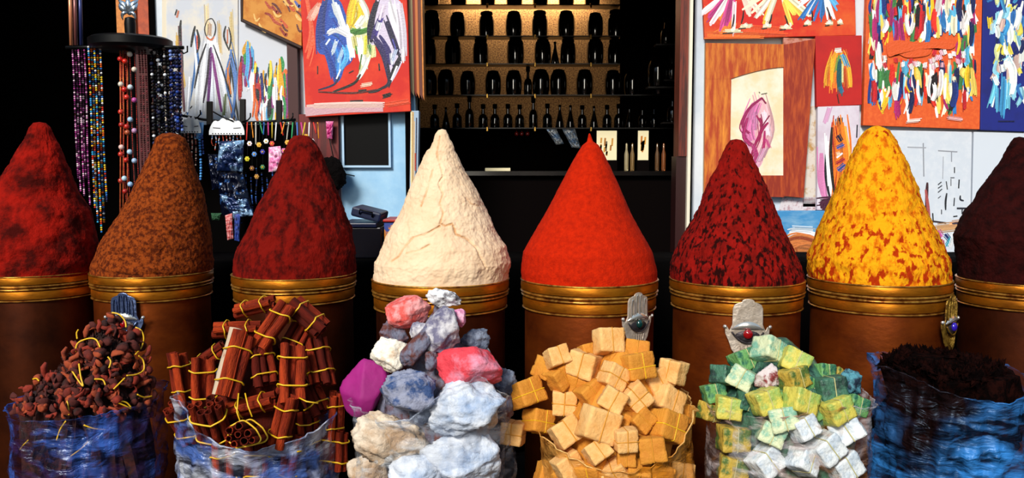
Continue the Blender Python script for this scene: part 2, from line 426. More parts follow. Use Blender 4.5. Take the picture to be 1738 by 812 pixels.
cone(1, [(209, 57, 77), (216, 52, 84), (241, 40, 94), (269, 24, 105), (288, 15, 112), (325, 0, 126), (358, -15, 145), (395, -26, 156), (440, -33, 163), (470, -34, 164)],
     spice('paprika_powder', '8e1208', '3c0704', 9, .42, .6), 'dark red spice cone at far left, cut by the picture edge', .009, 9, steps=.002)
cone(2, [(227, 276, 300), (234, 266, 312), (250, 260, 319), (278, 248, 327), (325, 229, 341), (367, 206, 350), (409, 178, 356), (447, 162, 358), (462, 161, 358)],
     spice('cumin_powder', '8a3d12', '4a1a08', 70, .42, .58, crack='2a0d05'), 'grainy brown spice cone with a rounded top, second from the left', .005, 12,
     cracks=[[(292, 392), (284, 415), (272, 432), (270, 452), (268, 466)], [(164, 455), (180, 462), (200, 464), (225, 468), (250, 465), (300, 468), (340, 464)]])
cone(3, [(231, 499, 523), (238, 492, 532), (249, 486, 540), (293, 469, 557), (333, 448, 575), (386, 424, 594), (426, 404, 602), (453, 397, 605), (470, 397, 605)],
     spice('sumac_powder', '6e0e07', '380604', 28, .45, .62, stretch=(1, 1, .6)), 'dark maroon spice cone between the brown and the cream cones', .006, 16, steps=.001)
cone(4, [(221, 744, 757), (228, 739, 761), (240, 736, 766), (252, 730, 769), (256, 724, 771), (293, 708, 792), (346, 686, 819), (391, 663, 841), (417, 651, 859), (444, 637, 866), (466, 631, 867), (474, 632, 866)],
     spice('ginger_powder', 'e6c9a8', 'd8b490', 7, .4, .75, crack='c49468', bump=.4, bscale=50), 'cream white powder cone with cracks, standing above the coloured rocks', .006, 13,
     cracks=[[(746, 232), (741, 262), (750, 290), (752, 300), (744, 312), (752, 330), (746, 345), (752, 362), (747, 380), (756, 384), (768, 380), (774, 398), (792, 406), (808, 420), (818, 440), (826, 456)],
             [(747, 384), (722, 398), (700, 404), (684, 422), (676, 436), (664, 444)], [(786, 330), (800, 346), (812, 350)], [(728, 416), (712, 426), (690, 430)], [(734, 290), (722, 330), (714, 350)]], nth=520, nr=260)
cone(5, [(228, 999, 1002), (241, 996, 1007), (246, 989, 1016), (257, 982, 1023), (290, 963, 1039), (340, 938, 1061), (360, 927, 1069), (384, 912, 1082), (402, 902, 1093), (428, 888, 1106), (459, 882, 1116), (474, 883, 1117)],
     spice('hot_paprika_powder', 'bc2204', '981803', 60, .35, .7, bump=.35, bscale=160), 'smooth bright orange-red spice cone with a tiny pointed tip', .0025, 10)
cone(6, [(238, 1240, 1259), (246, 1234, 1266), (262, 1226, 1274), (319, 1201, 1300), (371, 1178, 1320), (412, 1153, 1338), (448, 1140, 1354), (462, 1138, 1360), (474, 1138, 1361)],
     spice('dark_chilli_powder', '86100a', '5a0a06', 30, .4, .7, stretch=(1, 1, .5), c3='220403', h=(-.1, .75), nsc=70, nst=.4, thr=(.56, .66)), 'dark red spice cone with blackish flecks, in front of the framed painting', .006, 22)
cone(7, [(215, 1480, 1496), (222, 1468, 1510), (236, 1460, 1516), (278, 1440, 1536), (334, 1416, 1557), (365, 1404, 1569), (391, 1393, 1580), (412, 1385, 1590), (438, 1376, 1600), (469, 1373, 1608), (474, 1374, 1608)],
     spice('turmeric_powder', 'e29a10', 'c05c06', 42, .48, .62, stretch=(1, 1, .55), c3='a02c04', h=(-.06, .34), nsc=48, nst=.6, thr=(.57, .64)), 'bright yellow spice cone with rust red specks', .006, 20)
cone(8, [(234, 1722, 1738), (248, 1713, 1752), (272, 1703, 1768), (319, 1672, 1796), (345, 1658, 1808), (360, 1646, 1818), (402, 1630, 1836), (440, 1632, 1844), (470, 1634, 1844)],
     spice('clove_powder', '2c0706', '160303', 30, .4, .65), 'very dark maroon spice cone at the far right edge', .005, 16)

# hand-shaped metal plaques hung on the drums
M_silver = mat('beaten_silver', 'd0c2b4', .45, .55, c2='a09080', scale=30, lo=.35, hi=.7, bump=.22, bscale=90)
M_silver_dark = mat('tarnished_silver', '3a3438', .45, .6, bump=.4, bscale=90)
M_sky_tin = mat('sky_tinted_tin', '5a6a94', .3, .8, bump=.3, bscale=60)  # blue sky reflection put into the metal's colour
M_pale_metal = mat('bright_tin', 'd8d4ce', .25, .8)
def plaque(idx, px, py, gem, label, metal, s=1.0, ridges=True, gemside=0, roll=0):
    cx, Y, r, cpx = DR[idx]
    x = P(px, py, Y-r).x
    off = max(-.93, min(.93, (x*(Y/(Y-r*.8))-cx)/r)); phi = math.asin(off)
    n = Vector((math.sin(phi), -math.cos(phi), 0))
    base = Vector((cx, Y, 0))+n*(r*.985+.012); d = ray(px, py); base.z = CAMZ+d.z/d.y*base.y
    t = thing('hand_plaque', base, label, 'plaque', 'hand-shaped metal plaques on the drums')
    W = .05*s
    pts = []
    # rounded hand: three merged fingers, shoulders, rounded heel
    for a in range(0, 181, 12):       # middle finger tip
        pts.append((math.cos(math.radians(a))*W*.42, .098*s+math.sin(math.radians(a))*W*.22))
    left = [(-W*.62, .095*s), (-W*.9, .088*s), (-W, .075*s), (-W*1.02, .02*s), (-W*1.2, 0), (-W*1.32, .012*s), (-W*1.5, .012*s), (-W*1.46, -.012*s), (-W*1.25, -.035*s), (-W*1.05, -.065*s), (-W*.7, -.088*s), (-W*.25, -.1*s)]
    pts = pts+left+[(-x_, z_) for x_, z_ in left[::-1]]
    MR = Matrix.Rotation(phi, 4, 'Z') @ Matrix.Rotation(roll, 4, 'Y')
    def add(mb, name, m, **k):
        mb.v = [tuple((MR @ Vector((v[0], v[1]+(v[0]**2)/(2*r)*.9, v[2])))+base) for v in mb.v]
        return mb.build(name, m, t, **k)
    add(MB().poly(pts, -.003, .002), 'plate', metal, bevel=.0015)
    if ridges:
        for xx in (-.62, -.18, .18, .62):
            loop = []
            top = .085*s if abs(xx) > .5 else .102*s
            hw_ = W*.14
            for (u, v) in ((-1, -.0), (-1, .7), (-.6, .95), (0, 1), (.6, .95), (1, .7), (1, 0)):
                loop.append((xx*W+u*hw_, -.006, .005+(top-.006)*v))
            add(MB().tube(loop, .0022*s, 6), 'finger_ridge', M_pale_metal if metal == M_silver else metal)
    # engraved lower palm
    for xx in (-.5, -.25, 0, .25, .5):
        add(MB().tube([(xx*W, -.005, -.05*s), (xx*W*.8, -.0045, -.085*s+abs(xx)*.02)], .0018*s, 6), 'palm_rib', metal)
    # the eye: upper lid crescent, dark socket, gem
    lid = MB(); lv = []; n_ = 20
    for i in range(n_+1):
        u = -1+2*i/n_
        zu = .006*s+.026*s*(1-u*u); zl = -.018*s+.016*s*(u*u)
        zl2 = zu-.024*s*(1-u*u)-.002
        lv += [(u*W*1.08, -.004, zu), (u*W*1.08, -.004-.013*s*(1-u*u)**.5, (zu+zl2)/2), (u*W*1.08, -.005, zl2)]
    lid.add(lv, [(i*3+j, i*3+j+1, (i+1)*3+j+1, (i+1)*3+j) for i in range(n_) for j in range(2)])
    add(lid, 'eyelid', M_pale_metal, smooth=True)
    add(MB().ball((0, -.004, -.018*s), .024*s, 20, 8, (1.75, .18, .8)), 'eye_socket', M_silver_dark, smooth=True)
    low = [(W*1.05*u, -.008, -.004*s-.036*s*(1-u*u)) for u in [i/8-1 for i in range(17)]]
    add(MB().tube(low, .003*s, 6), 'lower_lid', M_silver_dark if metal == M_silver else metal, smooth=True)
    add(MB().ball((gemside*W, -.01, -.010*s), .0165*s, 16, 10, (1, .65, 1)), 'gem', gem, smooth=True)
    for sx_ in (-1, 1):
        add(MB().ball((sx_*W*1.5, -.006, .013*s), .0068*s, 12, 8), 'stud', M_pale_metal, smooth=True)
G_red = mat('red_glass', '8c0a10', .12, coat=1); G_green = mat('dark_green_glass', '06302e', .1, coat=1); G_blue = mat('blue_glass', '2a18a0', .12, coat=1)
plaque(2, 247, 545, G_red, 'metal hand plaque with painted blue reflection on the drum behind the dried roots', M_sky_tin, .95)
plaque(5, 1070, 545, G_green, 'silver hand plaque with dark stone above the tan cubes', M_silver, .9)
plaque(6, 1244, 562, G_red, 'large silver hand plaque with red gem above the green cubes', M_silver, 1.0, ridges=False)
plaque(7, 1581, 550, G_blue, 'brassy hand plaque with blue stone at the yellow cone drum side', mat('aged_brass', '9a7a30', .4, .7, c2='5a3c14', scale=40, bump=.4, bscale=80), .95)
plaque(8, 1754, 564, G_green, 'metal hand plaque barely showing at the right picture edge', M_silver, .95)
# ------------------------------------------------------------------ the sacks in front and what is heaped in them
class Pile:
    def __init__(s, cpx, Yc, hw, rim, ytop, pw=.75, xtop=None):
        s.cpx, s.Y, s.hw = cpx, Yc, hw; s.r = S(hw, Yc)
        s.cx = P(cpx, 700, Yc).x
        s.rim = rim; s.z0 = P(cpx, np.mean([y for x, y in rim]), Yc-s.r).z
        s.zt = P(cpx, ytop, Yc).z; s.pw = pw
        s.xt = P(xtop or cpx, ytop, Yc).x
    def R(s, z):
        if z <= s.z0: return s.r
        f = min(1, (z-s.z0)/(s.zt-s.z0)); return s.r*(1-f)**s.pw
    def cxz(s, z):
        f = max(0, min(1, (z-s.z0)/(s.zt-s.z0))); return s.cx+(s.xt-s.cx)*f
    def at(s, px, py, inset=.035):
        Y = s.Y-s.r
        for _ in range(6):
            p = P(px, py, Y); R = max(.01, s.R(p.z)-inset); dx = p.x-s.cxz(p.z)
            Y = .5*Y+.5*(s.Y-math.sqrt(max(0, R*R-dx*dx)))
        return P(px, py, Y)
    def rimz(s, x, front=True):
        px = 869+x/(s.Y-s.r*.7)*F
        y = float(np.interp(px, [a for a, b in s.rim], [b for a, b in s.rim]))
        return P(px, y, s.Y-s.r*.9).z
    def fill(s, name, m, label, cat, gap=.07, amp=.02, fr=18, flakes=0, fs_=.02):
        mb = MB(); n = 72; prof = []
        rr = s.r-gap
        zs = list(np.linspace(.015, s.z0, 8))+list(np.linspace(s.z0, s.zt-.04, 14))[1:]
        vs = []
        for z in zs:
            R = max(.012, min(s.r-.02-gap*.4 if z < s.z0*.8 else rr, s.R(z)-gap))
            for k in range(n):
                a = 2*PI*k/n; q = R*(1+nz((math.cos(a)*R*1.0+s.cx, math.sin(a)*R, z), fr, 3)*amp/.1)
                vs.append((s.cxz(z)+q*math.cos(a), s.Y+q*math.sin(a), z))
        L = len(zs)
        fs = [(i*n+k, i*n+(k+1) % n, (i+1)*n+(k+1) % n, (i+1)*n+k) for i in range(L-1) for k in range(n)]
        fs += [tuple(range(n))[::-1], tuple(range((L-1)*n, L*n))]
        mb.add(vs, fs)
        rg = random.Random(9)
        for _ in range(flakes):
            j = rg.randrange(9, L-1); k = rg.randrange(n); v0 = Vector(vs[j*n+k]).lerp(Vector(vs[(j+1)*n+k]), rg.random())
            e = rnd_eul(rg, 3).to_matrix(); a = fs_*rg.uniform(.5, 1.3)
            pts = [v0+Vector((0, 0, .004))+e @ Vector(q)*a for q in ((-1, 0, 0), (-.3, .35, .12), (.9, 0, .25), (-.3, -.35, .12), (-.25, 0, .3), (-.2, 0, -.12))]
            mb.add(pts, [(0, 1, 4), (1, 2, 4), (2, 3, 4), (3, 0, 4), (1, 0, 5), (2, 1, 5), (3, 2, 5), (0, 3, 5)])
        o = mb.build(name, m, loc=(s.cx, s.Y, .015), smooth=not flakes); tag(o, label, cat, kind='stuff'); return o
    def sack(s, m, label, roll=.012, flare=.02, folds=9, amp=.012, bulge=.01, rimm=None):
        t = thing('plastic_sack', (s.cx, s.Y, 0), label, 'sack', 'clear plastic sacks along the front')
        n = 180; rows = 34; vs = []; sd_ = s.cpx*.013
        for j in range(rows+1):
            f = j/rows
            for k in range(n):
                a = 2*PI*k/n; ca, sa = math.cos(a), math.sin(a)
                zr = s.rimz(s.cx+ca*s.r) + (.03 if sa > 0 else 0)*sa + .006*nz((ca*3+sd_, sa*3, 0), 3, 3)
                z = zr*f
                R = s.r*(.93+.07*math.sin(min(1, f*1.4)*PI/2))+bulge*math.sin(PI*f)
                R += amp*nz((ca*1.1+sd_, sa*1.1, z*1.3), 3.2, 4) + amp*.45*nz((ca*.7+sd_, sa*.7, z*5), 6, 3)
                g = max(0, (f-.93)/.07); R += flare*g*g*(.6+.6*nz((ca*4+sd_, sa*4, 2), 2.5, 2))
                vs.append((s.cx+ca*R, s.Y+sa*R, z+.001))
        fs = [(j*n+k, j*n+(k+1) % n, (j+1)*n+(k+1) % n, (j+1)*n+k) for j in range(rows) for k in range(n)]+[tuple(range(n))[::-1]]
        MB().add(vs, fs).build('film', m, t, smooth=True)
        edge = [Vector(v) for v in vs[rows*n:(rows+1)*n:2]]
        MB().tube([(p.x, p.y, p.z-.002) for p in edge], [.0016+.002*abs(nz((p.x*20, p.y*20, 0), 1, 2)) for p in edge], 6, closed=True).build('rolled_edge', rimm or m, t, smooth=True)
        return t

def rnd_eul(rg, a=1.0): return Euler((rg.uniform(-a, a), rg.uniform(-a, a), rg.uniform(-a, a)))

# --- tan cubes with bands
def cube_mesh(size, seed, wob=.05, grooves=True, n=10):
    """rounded block with a shallow seam across it both ways"""
    mb = MB(); sx_, sy_, sz_ = size; rg = random.Random(seed)
    sk = [rg.uniform(-wob, wob) for _ in range(6)]
    g = [i/n*2-1 for i in range(n+1)]; idx = {}; vs = []; fs = []
    def key(p): return tuple(round(c, 4) for c in p)
    def vid(p):
        k = key(p)
        if k in idx: return idx[k]
        x, y, z = p; e = .91
        q = Vector(p); c = Vector([max(-e, min(e, v)) for v in p]); d_ = q-c
        if d_.length > 1e-6: q = c+d_.normalized()*(1-e)
        if grooves:
            s1 = math.exp(-(x/.10)**2); s2 = math.exp(-(z/.10)**2)
            sh = 1-.05*max(s1, s2); q = Vector((q.x*(1-.05*s2), q.y*sh, q.z*(1-.05*s1)))
        q = Vector((q.x*(1+sk[0]*q.z+sk[1]*q.y), q.y*(1+sk[2]*q.x+sk[3]*q.z), q.z*(1+sk[4]*q.x+sk[5]*q.y)))
        nn = nz((q.x*.6+seed, q.y*.6, q.z*.6), 2, 3)*.05
        q *= 1+nn
        idx[k] = len(vs); vs.append((q.x*sx_/2, q.y*sy_/2, q.z*sz_/2)); return idx[k]
    for ax in range(3):
        for sg in (-1, 1):
            for i in range(n):
                for j in range(n):
                    c = []
                    for (a, b) in ((i, j), (i+1, j), (i+1, j+1), (i, j+1)):
                        p = [0, 0, 0]; p[ax] = sg; p[(ax+1) % 3] = g[a]; p[(ax+2) % 3] = g[b]; c.append(vid(tuple(p)))
                    fs.append(tuple(c if sg > 0 else c[::-1]))
    return mb.add(vs, fs)
def band_mesh(size, axis, r=.0016, off=0.0, k=.98):
    sx_, sy_, sz_ = [v/2*k for v in size]
    if axis == 'x': q = [(off*sx_, y*sy_, z*sz_) for y, z in RR(12)]
    else: q = [(x*sx_, y*sy_, off*sz_) for x, y in RR(12)]
    return MB().tube(q, r, 6, closed=True, flat=.6)
def RR(n):      # rounded unit square
    o = []
    for cx_, cy_, a0 in ((.9, .9, 0), (-.9, .9, 90), (-.9, -.9, 180), (.9, -.9, 270)):
        for i in range(4):
            a = math.radians(a0+30*i); o.append((cx_+.11*math.cos(a), cy_+.11*math.sin(a)))
    return o
M_tan = mat('tan_pressed_perfume', 'e6b674', .8, c2='d08a3a', scale=14, lo=.4, hi=.75, bump=.35, bscale=120)
M_tan2 = mat('amber_pressed_perfume', 'cc8826', .8, c2='b86c14', scale=14, lo=.4, hi=.75, bump=.35, bscale=120)
M_tanband = mat('ochre_paper_band', 'c8871f', .7)
M_yellow = mat('yellow_rubber', 'e0b018', .45)
def proto_cube(name, size, seed, m, mb_, bands=2, label='x', cat='cube', offs=(0, 0)):
    t = thing(name, (0, 0, 0), label, cat)
    cube_mesh(size, seed).build('block', m, t, smooth=True)
    if bands > 0: band_mesh(size, 'x', off=offs[0]).build('band', mb_, t, smooth=True)
    if bands > 1: band_mesh(size, 'z', off=offs[1]).build('band', mb_, t, smooth=True)
    reg(t); return t
def place(proto, used, p, rot, label, group=None, scale=1.0, name=None):
    o = proto if proto.name not in used else copy_tree(proto)
    used.add(proto.name)
    o.location = p; o.rotation_euler = rot; o.scale = (scale,)*3
    o['label'] = label
    if group: o['group'] = group
    return o
used = set()
p4 = Pile(1045, 2.62, 128, [(905, 752), (960, 772), (1010, 792), (1060, 796), (1110, 786), (1150, 768), (1172, 735), (1182, 715)], 540, .72, 1055)
tp = [proto_cube('perfume_cube', (.082, .078, .07), 1, M_tan, M_tanband, 1, offs=(.05, 0)),
      proto_cube('perfume_cube', (.078, .078, .078), 2, M_tan, M_tanband, 2),
      proto_cube('perfume_cube', (.085, .08, .074), 3, M_tan2, M_yellow, 2, offs=(.1, -.1)),
      proto_cube('perfume_cube', (.074, .074, .07), 4, M_tan2, M_tanband, 1),
      proto_cube('perfume_cube', (.09, .07, .085), 5, M_tan, M_tanband, 1)]
# px, py, prototype, (pitch, roll, yaw) in degrees, scale, inset
CU = [
 (1033, 580, 4, (-22, 6, 18), .80, .02, 'topmost tan cube crowning the heap, below the silver plaque'),
 (1082, 597, 3, (-15, 4, -10), .85, .05, 'tan cube half hidden directly behind the large upper right cube'),
 (1080, 622, 2, (-12, -4, 22), .92, .02, 'large amber cube with a yellow band, right of the heap centre top'),
 (946, 606, 0, (-25, -12, 20), .72, .03, 'small tan cube at the upper left corner of the heap'),
 (929, 627, 3, (10, 20, 50), .80, .05, 'shaded amber cube tucked under the upper left corner cube'),
 (991, 619, 0, (-8, 12, -24), .95, .0, 'big pale cube face tilted right, upper left of centre'),
 (1003, 600, 3, (-20, -10, 20), .75, .06, 'tan cube peeking out above the big tilted pale cube'),
 (949, 640, 3, (-10, -30, 40), .80, .02, 'tan cube leaning under the small upper left cube'),
 (982, 651, 3, (10, 15, -20), .80, .06, 'shadowed amber cube under the big tilted pale cube'),
 (1141, 631, 4, (-14, 6, -42), .72, .0, 'tan cube standing alone at the upper right shoulder'),
 (1112, 650, 0, (-20, -22, 30), .85, .01, 'tan cube wedged left of the right shoulder cube'),
 (1042, 640, 1, (-10, 32, 15), .80, .02, 'tan cube turned on its corner under the heap top'),
 (893, 668, 2, (-25, -8, 36), .92, -.01, 'outermost left tan cube, crossed by bright yellow bands'),
 (959, 683, 1, (-4, 3, -6), .86, -.005, 'square upright tan cube in the left middle of the heap'),
 (1003, 668, 3, (-12, -35, 30), .85, .03, 'tan cube in shade between the upright and central cubes'),
 (1041, 679, 0, (-12, 28, -12), .80, -.01, 'pale cube face at the very centre of the heap'),
 (1081, 675, 1, (-8, -40, 10), .82, .01, 'tan cube standing on its corner right of the centre'),
 (1130, 682, 0, (-18, 34, 24), .95, .0, 'tan cube with pale top slanting down at the right flank'),
 (871, 735, 1, (-6, 4, -14), .78, -.01, 'lowest left tan cube hanging over the sack edge'),
 (914, 716, 2, (-16, 18, 30), .82, -.01, 'amber cube resting on the lowest left cube'),
 (962, 734, 0, (-24, -30, 20), .92, -.01, 'tan cube lying near the left front sack edge'),
 (1016, 722, 4, (-10, 22, 14), .98, -.02, 'largest tan cube, leaning left of the front centre'),
 (990, 708, 3, (10, 30, 10), .70, .05, 'dark amber cube deep behind the largest front cube'),
 (1058, 711, 3, (0, 20, -20), .60, .03, 'small cube in the dark gap under the centre'),
 (1088, 714, 3, (-20, -38, 34), .72, .01, 'narrow tan cube below the corner-standing cube'),
 (1130, 724, 2, (-14, 26, 26), .98, -.01, 'big amber cube with crossing yellow bands, lower right'),
 (1061, 747, 1, (-3, -1, 8), .72, -.02, 'square tan cube with one vertical band, front centre'),
 (1107, 762, 3, (-6, -8, -6), .88, -.015, 'plain amber cube against the front right sack edge'),
 (1014, 767, 0, (-30, -30, 20), .74, -.01, 'half sunken tan cube at the front sack edge'),
 (1062, 777, 3, (-10, 2, 0), .62, .0, 'cube sliver just above the front sack edge'),
 (1156, 702, 3, (-10, 14, 30), .74, .03, 'amber cube behind the raised right sack edge'),
 (1042, 613, 3, (10, 30, 20), .66, .07, 'shaded cube in the gap under the topmost cube'),
 (965, 790, 0, (-10, -30, 20), .85, -.02, 'tan cube seen through the film at the sack front left'),
]
for i in range(7):
    rg = random.Random(900+i); CU.append((930+ (i % 7)*38, 804, rg.choice([0, 2, 3]), (rg.uniform(-40, 40), rg.uniform(-40, 40), rg.uniform(-40, 40)), .9, .0, None))
ni = 0
for x, y, k, rot, s_, ins, lb in CU:
    p = p4.at(x, y, ins+.035)
    if lb is None:
        o = place(tp[k], used, p, [math.radians(a) for a in rot], '%s tan cube from left seen through the ochre sack film' % ORD[ni], 'tan cubes inside the sack', s_); ni += 1
    else: place(tp[k], used, p, [math.radians(a) for a in rot], lb, 'tan perfume cubes in the ochre sack', s_*1.12)
p4.fill('packed_perfume', M_tan2, 'mass of amber blocks packed deep in the ochre plastic sack', 'perfume', .06, .02)
p4.sack(film('ochre_film', 'c87a1a', 'e0a050', (.36, .6), (1, .8, .5), .72), 'ochre tinted plastic sack holding the tan cubes', rimm=film('ochre_film_edge', 'c87a1a', 'e8b870', (.2, .5), (1, .8, .5), .8))

# --- green cubes
used = set()
p5 = Pile(1335, 2.62, 132, [(1190, 700), (1220, 716), (1290, 712), (1350, 700), (1400, 690), (1450, 690), (1475, 700)], 552, .78, 1325)
def gm(n, a, b): return mat(n, a, .6, c2=b, scale=20, lo=.46, hi=.58, bump=.6, bscale=70, coat=.15)
MG = {'y': gm('yellow_green_soap', 'cabc50', '8fa850'), 'p': gm('pale_green_soap', 'c8d0a8', '74a890'), 'g': gm('leaf_green_soap', '6aa05c', '24604a'),
      'd': gm('dark_green_soap', '3a6a54', '10302a'), 't': gm('teal_soap', '4a98a0', '14404e'), 'w': gm('whitish_soap', 'd8dcde', 'b4c0cc'), 'o': gm('olive_soap', 'b89a3a', '4a6428')}
M_seam = mat('straw_band', 'b8b07a', .6)
gp = {k: proto_cube('green_cube', (.082, .076, .07), 20+i, MG[k], M_seam, 1, offs=(.05, 0)) for i, k in enumerate(MG)}
GC = [
 (1305, 596, 'p', (-18, 30, 26), .88, .0, 'topmost pale green cube with a yellowish left side'),
 (1349, 615, 'y', (-20, 24, -14), .86, .0, 'yellow-green cube right of the topmost cube'),
 (1263, 612, 'g', (-22, -14, 24), .80, .0, 'green cube just below the large silver plaque'),
 (1228, 638, 'd', (-10, 20, 40), .72, .02, 'dark green cube at the upper left of the heap'),
 (1260, 643, 'p', (-14, 24, -30), .82, -.01, 'pale bluish green cube under the plaque cube'),
 (1347, 643, 'o', (-12, -12, 30), .80, -.005, 'olive cube in the middle of the heap, below the yellow one'),
 (1211, 667, 'g', (-14, -10, 10), .70, .0, 'green cube at the left edge of the heap'),
 (1237, 693, 'y', (-8, 6, -8), .84, -.01, 'large yellow-green cube low on the left front'),
 (1299, 681, 'y', (-10, -18, 14), .84, -.01, 'yellow-green cube tilted at the front centre'),
 (1268, 681, 'd', (5, 20, 10), .62, .03, 'blackish cube in the gap between two yellow cubes'),
 (1397, 633, 'g', (-16, 10, 24), .62, .02, 'small green cube at the right top of the heap'),
 (1421, 640, 'o', (-14, 30, 20), .58, .03, 'small olive cube behind the dark banded cube'),
 (1408, 660, 'd', (-8, -6, 6), .88, -.01, 'dark green cube with a pale top edge, right of centre'),
 (1380, 632, 't', (0, 20, 30), .60, .05, 'teal cube in shade between the olive and small green cubes'),
 (1358, 683, 'y', (-14, 22, 18), .86, -.01, 'yellow-green cube above the front sack fold'),
 (1370, 657, 'g', (0, 30, 20), .70, .04, 'green cube mostly hidden behind the olive one'),
 (1330, 677, 'g', (-10, -25, 10), .62, .03, 'green cube glimpsed between the two front yellow cubes'),
 (1389, 690, 'g', (-20, -24, 14), .80, .01, 'green cube under the dark banded cube'),
 (1419, 697, 'y', (-12, -20, 20), .86, -.01, 'yellow-green cube at the right front of the sack mouth'),
 (1450, 690, 'g', (-16, 24, 14), .68, .0, 'rounded green cube at the far right sack edge'),
 (1330, 712, 'p', (-12, -16, -10), .86, -.01, 'pale green cube half under the film at the front'),
 (1204, 700, 'o', (0, 20, 30), .66, .02, 'brownish cube inside the left sack edge'),
 (1364, 727, 'w', (-20, -24, 20), .76, -.015, 'whitish cube behind the film under the sack mouth'),
 (1436, 730, 'w', (-16, -34, -10), .96, -.015, 'biggest whitish cube behind the film on the right'),
 (1401, 762, 'w', (-10, -36, 20), .9, -.015, 'whitish cube behind the film at the middle right'),
 (1430, 792, 'w', (-10, -30, 24), .92, -.015, 'whitish cube behind the film at the lower right'),
 (1299, 784, 'w', (-14, -34, 24), .9, -.015, 'whitish cube behind the film at the lower left'),
 (1244, 745, 'o', (-6, 4, 6), .92, -.01, 'ochre stained cube behind the film at the upper left'),
 (1363, 784, 'w', (-14, 34, 24), .8, -.01, 'whitish cube behind the film at the bottom centre'),
 (1310, 738, 'p', (-14, 24, -14), .78, -.01, 'pale cube behind the film under the front fold'),
 (1244, 795, 'o', (-6, 10, -6), .9, -.01, 'ochre stained cube behind the film at the lower left'),
]
for x, y, k, rot, s_, ins, lb in GC:
    place(gp[k], used, p5.at(x, y, ins+.035), [math.radians(a) for a in rot], lb, 'green soap cubes in the clear sack', s_*1.1)
p5.fill('packed_soap', MG['d'], 'mass of dark green soap packed deep inside the clear sack', 'soap', .05, .02)
p5.sack(film('amber_clear_film', 'b06a1c', 'd8d4dc', (.46, .7), (1, .95, .9), .6), 'clear plastic sack with amber creases holding the green cubes')

# --- rocks
def rock(name, px, py, hx, hy, m, label, pile, ins, seed, rot=0, facets=9, rough=.1, cat='rock', group='coloured mineral lumps over the third sack', depth=.8):
    p = pile.at(px, py, ins+S(min(hx, hy), 2.5)*.6); a = S(hx, p.y); b = S(hy, p.y); c = (a+b)/2*depth
    rg = random.Random(seed); pl = []
    for _ in range(facets*2):
        v = Vector((rg.gauss(0, 1), rg.gauss(0, 1), rg.gauss(0, 1))).normalized(); pl.append((v, rg.uniform(.62, .92)))
    mb = MB(); mb.ball((0, 0, 0), 1, 56, 40)
    vs = []
    R2 = Matrix.Rotation(math.radians(rot), 3, 'Y')
    for v in mb.v:
        v = Vector(v); t = 1.0
        for n, d_ in pl:
            q = v.dot(n)
            if q > 1e-3: t = min(t, d_/q)
        q = v*t*1.12
        q *= 1+rough*nz((q.x+seed, q.y, q.z), 2.2, 5)
        q += q.normalized()*rough*.25*nz((q.x+seed, q.y, q.z), 9, 3)
        w_ = R2 @ Vector((q.x*a, q.y*c, q.z*b)); vs.append(w_+p)
    mb.v = vs
    o = mb.build(name, m, loc=p, smooth=True); tag(o, label, cat, group); return o
def rm(n, a, b, sc_=22, lo=.42, hi=.6, bump=.9, bs=45, **k): return mat(n, a, .75, c2=b, scale=sc_, lo=lo, hi=hi, bump=bump, bscale=bs, **k)
p3 = Pile(735, 2.62, 128, [(590, 700), (640, 718), (700, 705), (760, 655), (810, 640), (850, 690), (880, 720)], 485, .62, 745)
R_coral = rm('coral_pink_salt', 'd85048', 'e8a0a0', 20); R_white = rm('white_grey_crystal', 'dcdce0', '6a6468', 30, .5, .6)
R_lav = rm('grey_lavender_stone', '68647e', 'c8c4c8', 22); R_dk = rm('dark_blue_grey_stone', '3a4258', '7a8498', 26, .45, .62)
R_br = rm('brown_grey_stone', '5c2c24', '6a6c80', 22, .42, .58); R_cream = rm('cream_crystal', 'ece4d4', 'b89470', 16, .52, .68)
R_pink = rm('rose_pink_salt', 'd83a48', 'd890a8', 10, .48, .66); R_mag = rm('magenta_dye_block', '9a0c74', '8a0a68', 5, .4, .6, .25, 30)
R_blue = rm('blue_grey_stone', '8a8ea4', '2a4474', 22, .46, .58); R_alum = rm('white_alum', 'cfd4de', '8fa4c4', 9, .45, .66); R_tan = rm('tan_alum', 'd8c8b4', 'b09070', 9)
rock('mineral_rock', 620, 660, 40, 48, R_mag, 'large smooth magenta dye block on the left flank', p3, -.01, 11, 10, 6, .03)
rock('mineral_rock', 800, 624, 62, 36, R_pink, 'largest rose pink salt lump with a flat top', p3, -.03, 15, 3, 7, .06)
rock('mineral_rock', 693, 527, 41, 27, R_coral, 'coral pink rounded lump near the heap top, left', p3, .0, 5, -14, 8, .07)
rock('mineral_rock', 752, 507, 26, 18, R_white, 'sparkly white and grey crystal crowning the heap', p3, .0, 31, 6, 9, .2)
rock('mineral_rock', 748, 563, 34, 38, R_lav, 'big grey lavender stone right below the crown crystal', p3, -.02, 7, 8, 9, .1)
rock('mineral_rock', 779, 539, 13, 18, rm('pale_pink_salt', 'd870a0', 'e8b0c8'), 'small pale pink sliver right of the lavender stone', p3, -.01, 8, -30, 8, .08)
rock('mineral_rock', 809, 574, 24, 21, R_dk, 'dark blue grey stone at the upper right shoulder', p3, .0, 9, 0, 9, .16)
rock('mineral_rock', 711, 562, 15, 16, R_lav, 'small lavender stone between the coral lump and big grey stone', p3, .0, 10, 30, 9, .12)
rock('mineral_rock', 668, 570, 28, 22, R_br, 'dark brown stone above the white cream crystal', p3, .02, 12, 20, 9, .15)
rock('mineral_rock', 706, 592, 19, 36, R_br, 'long brown grey stone slanting down the middle', p3, -.01, 13, 34, 8, .12)
rock('mineral_rock', 663, 602, 33, 31, R_cream, 'white cream crystal lump on the left side', p3, -.02, 14, -10, 8, .13)
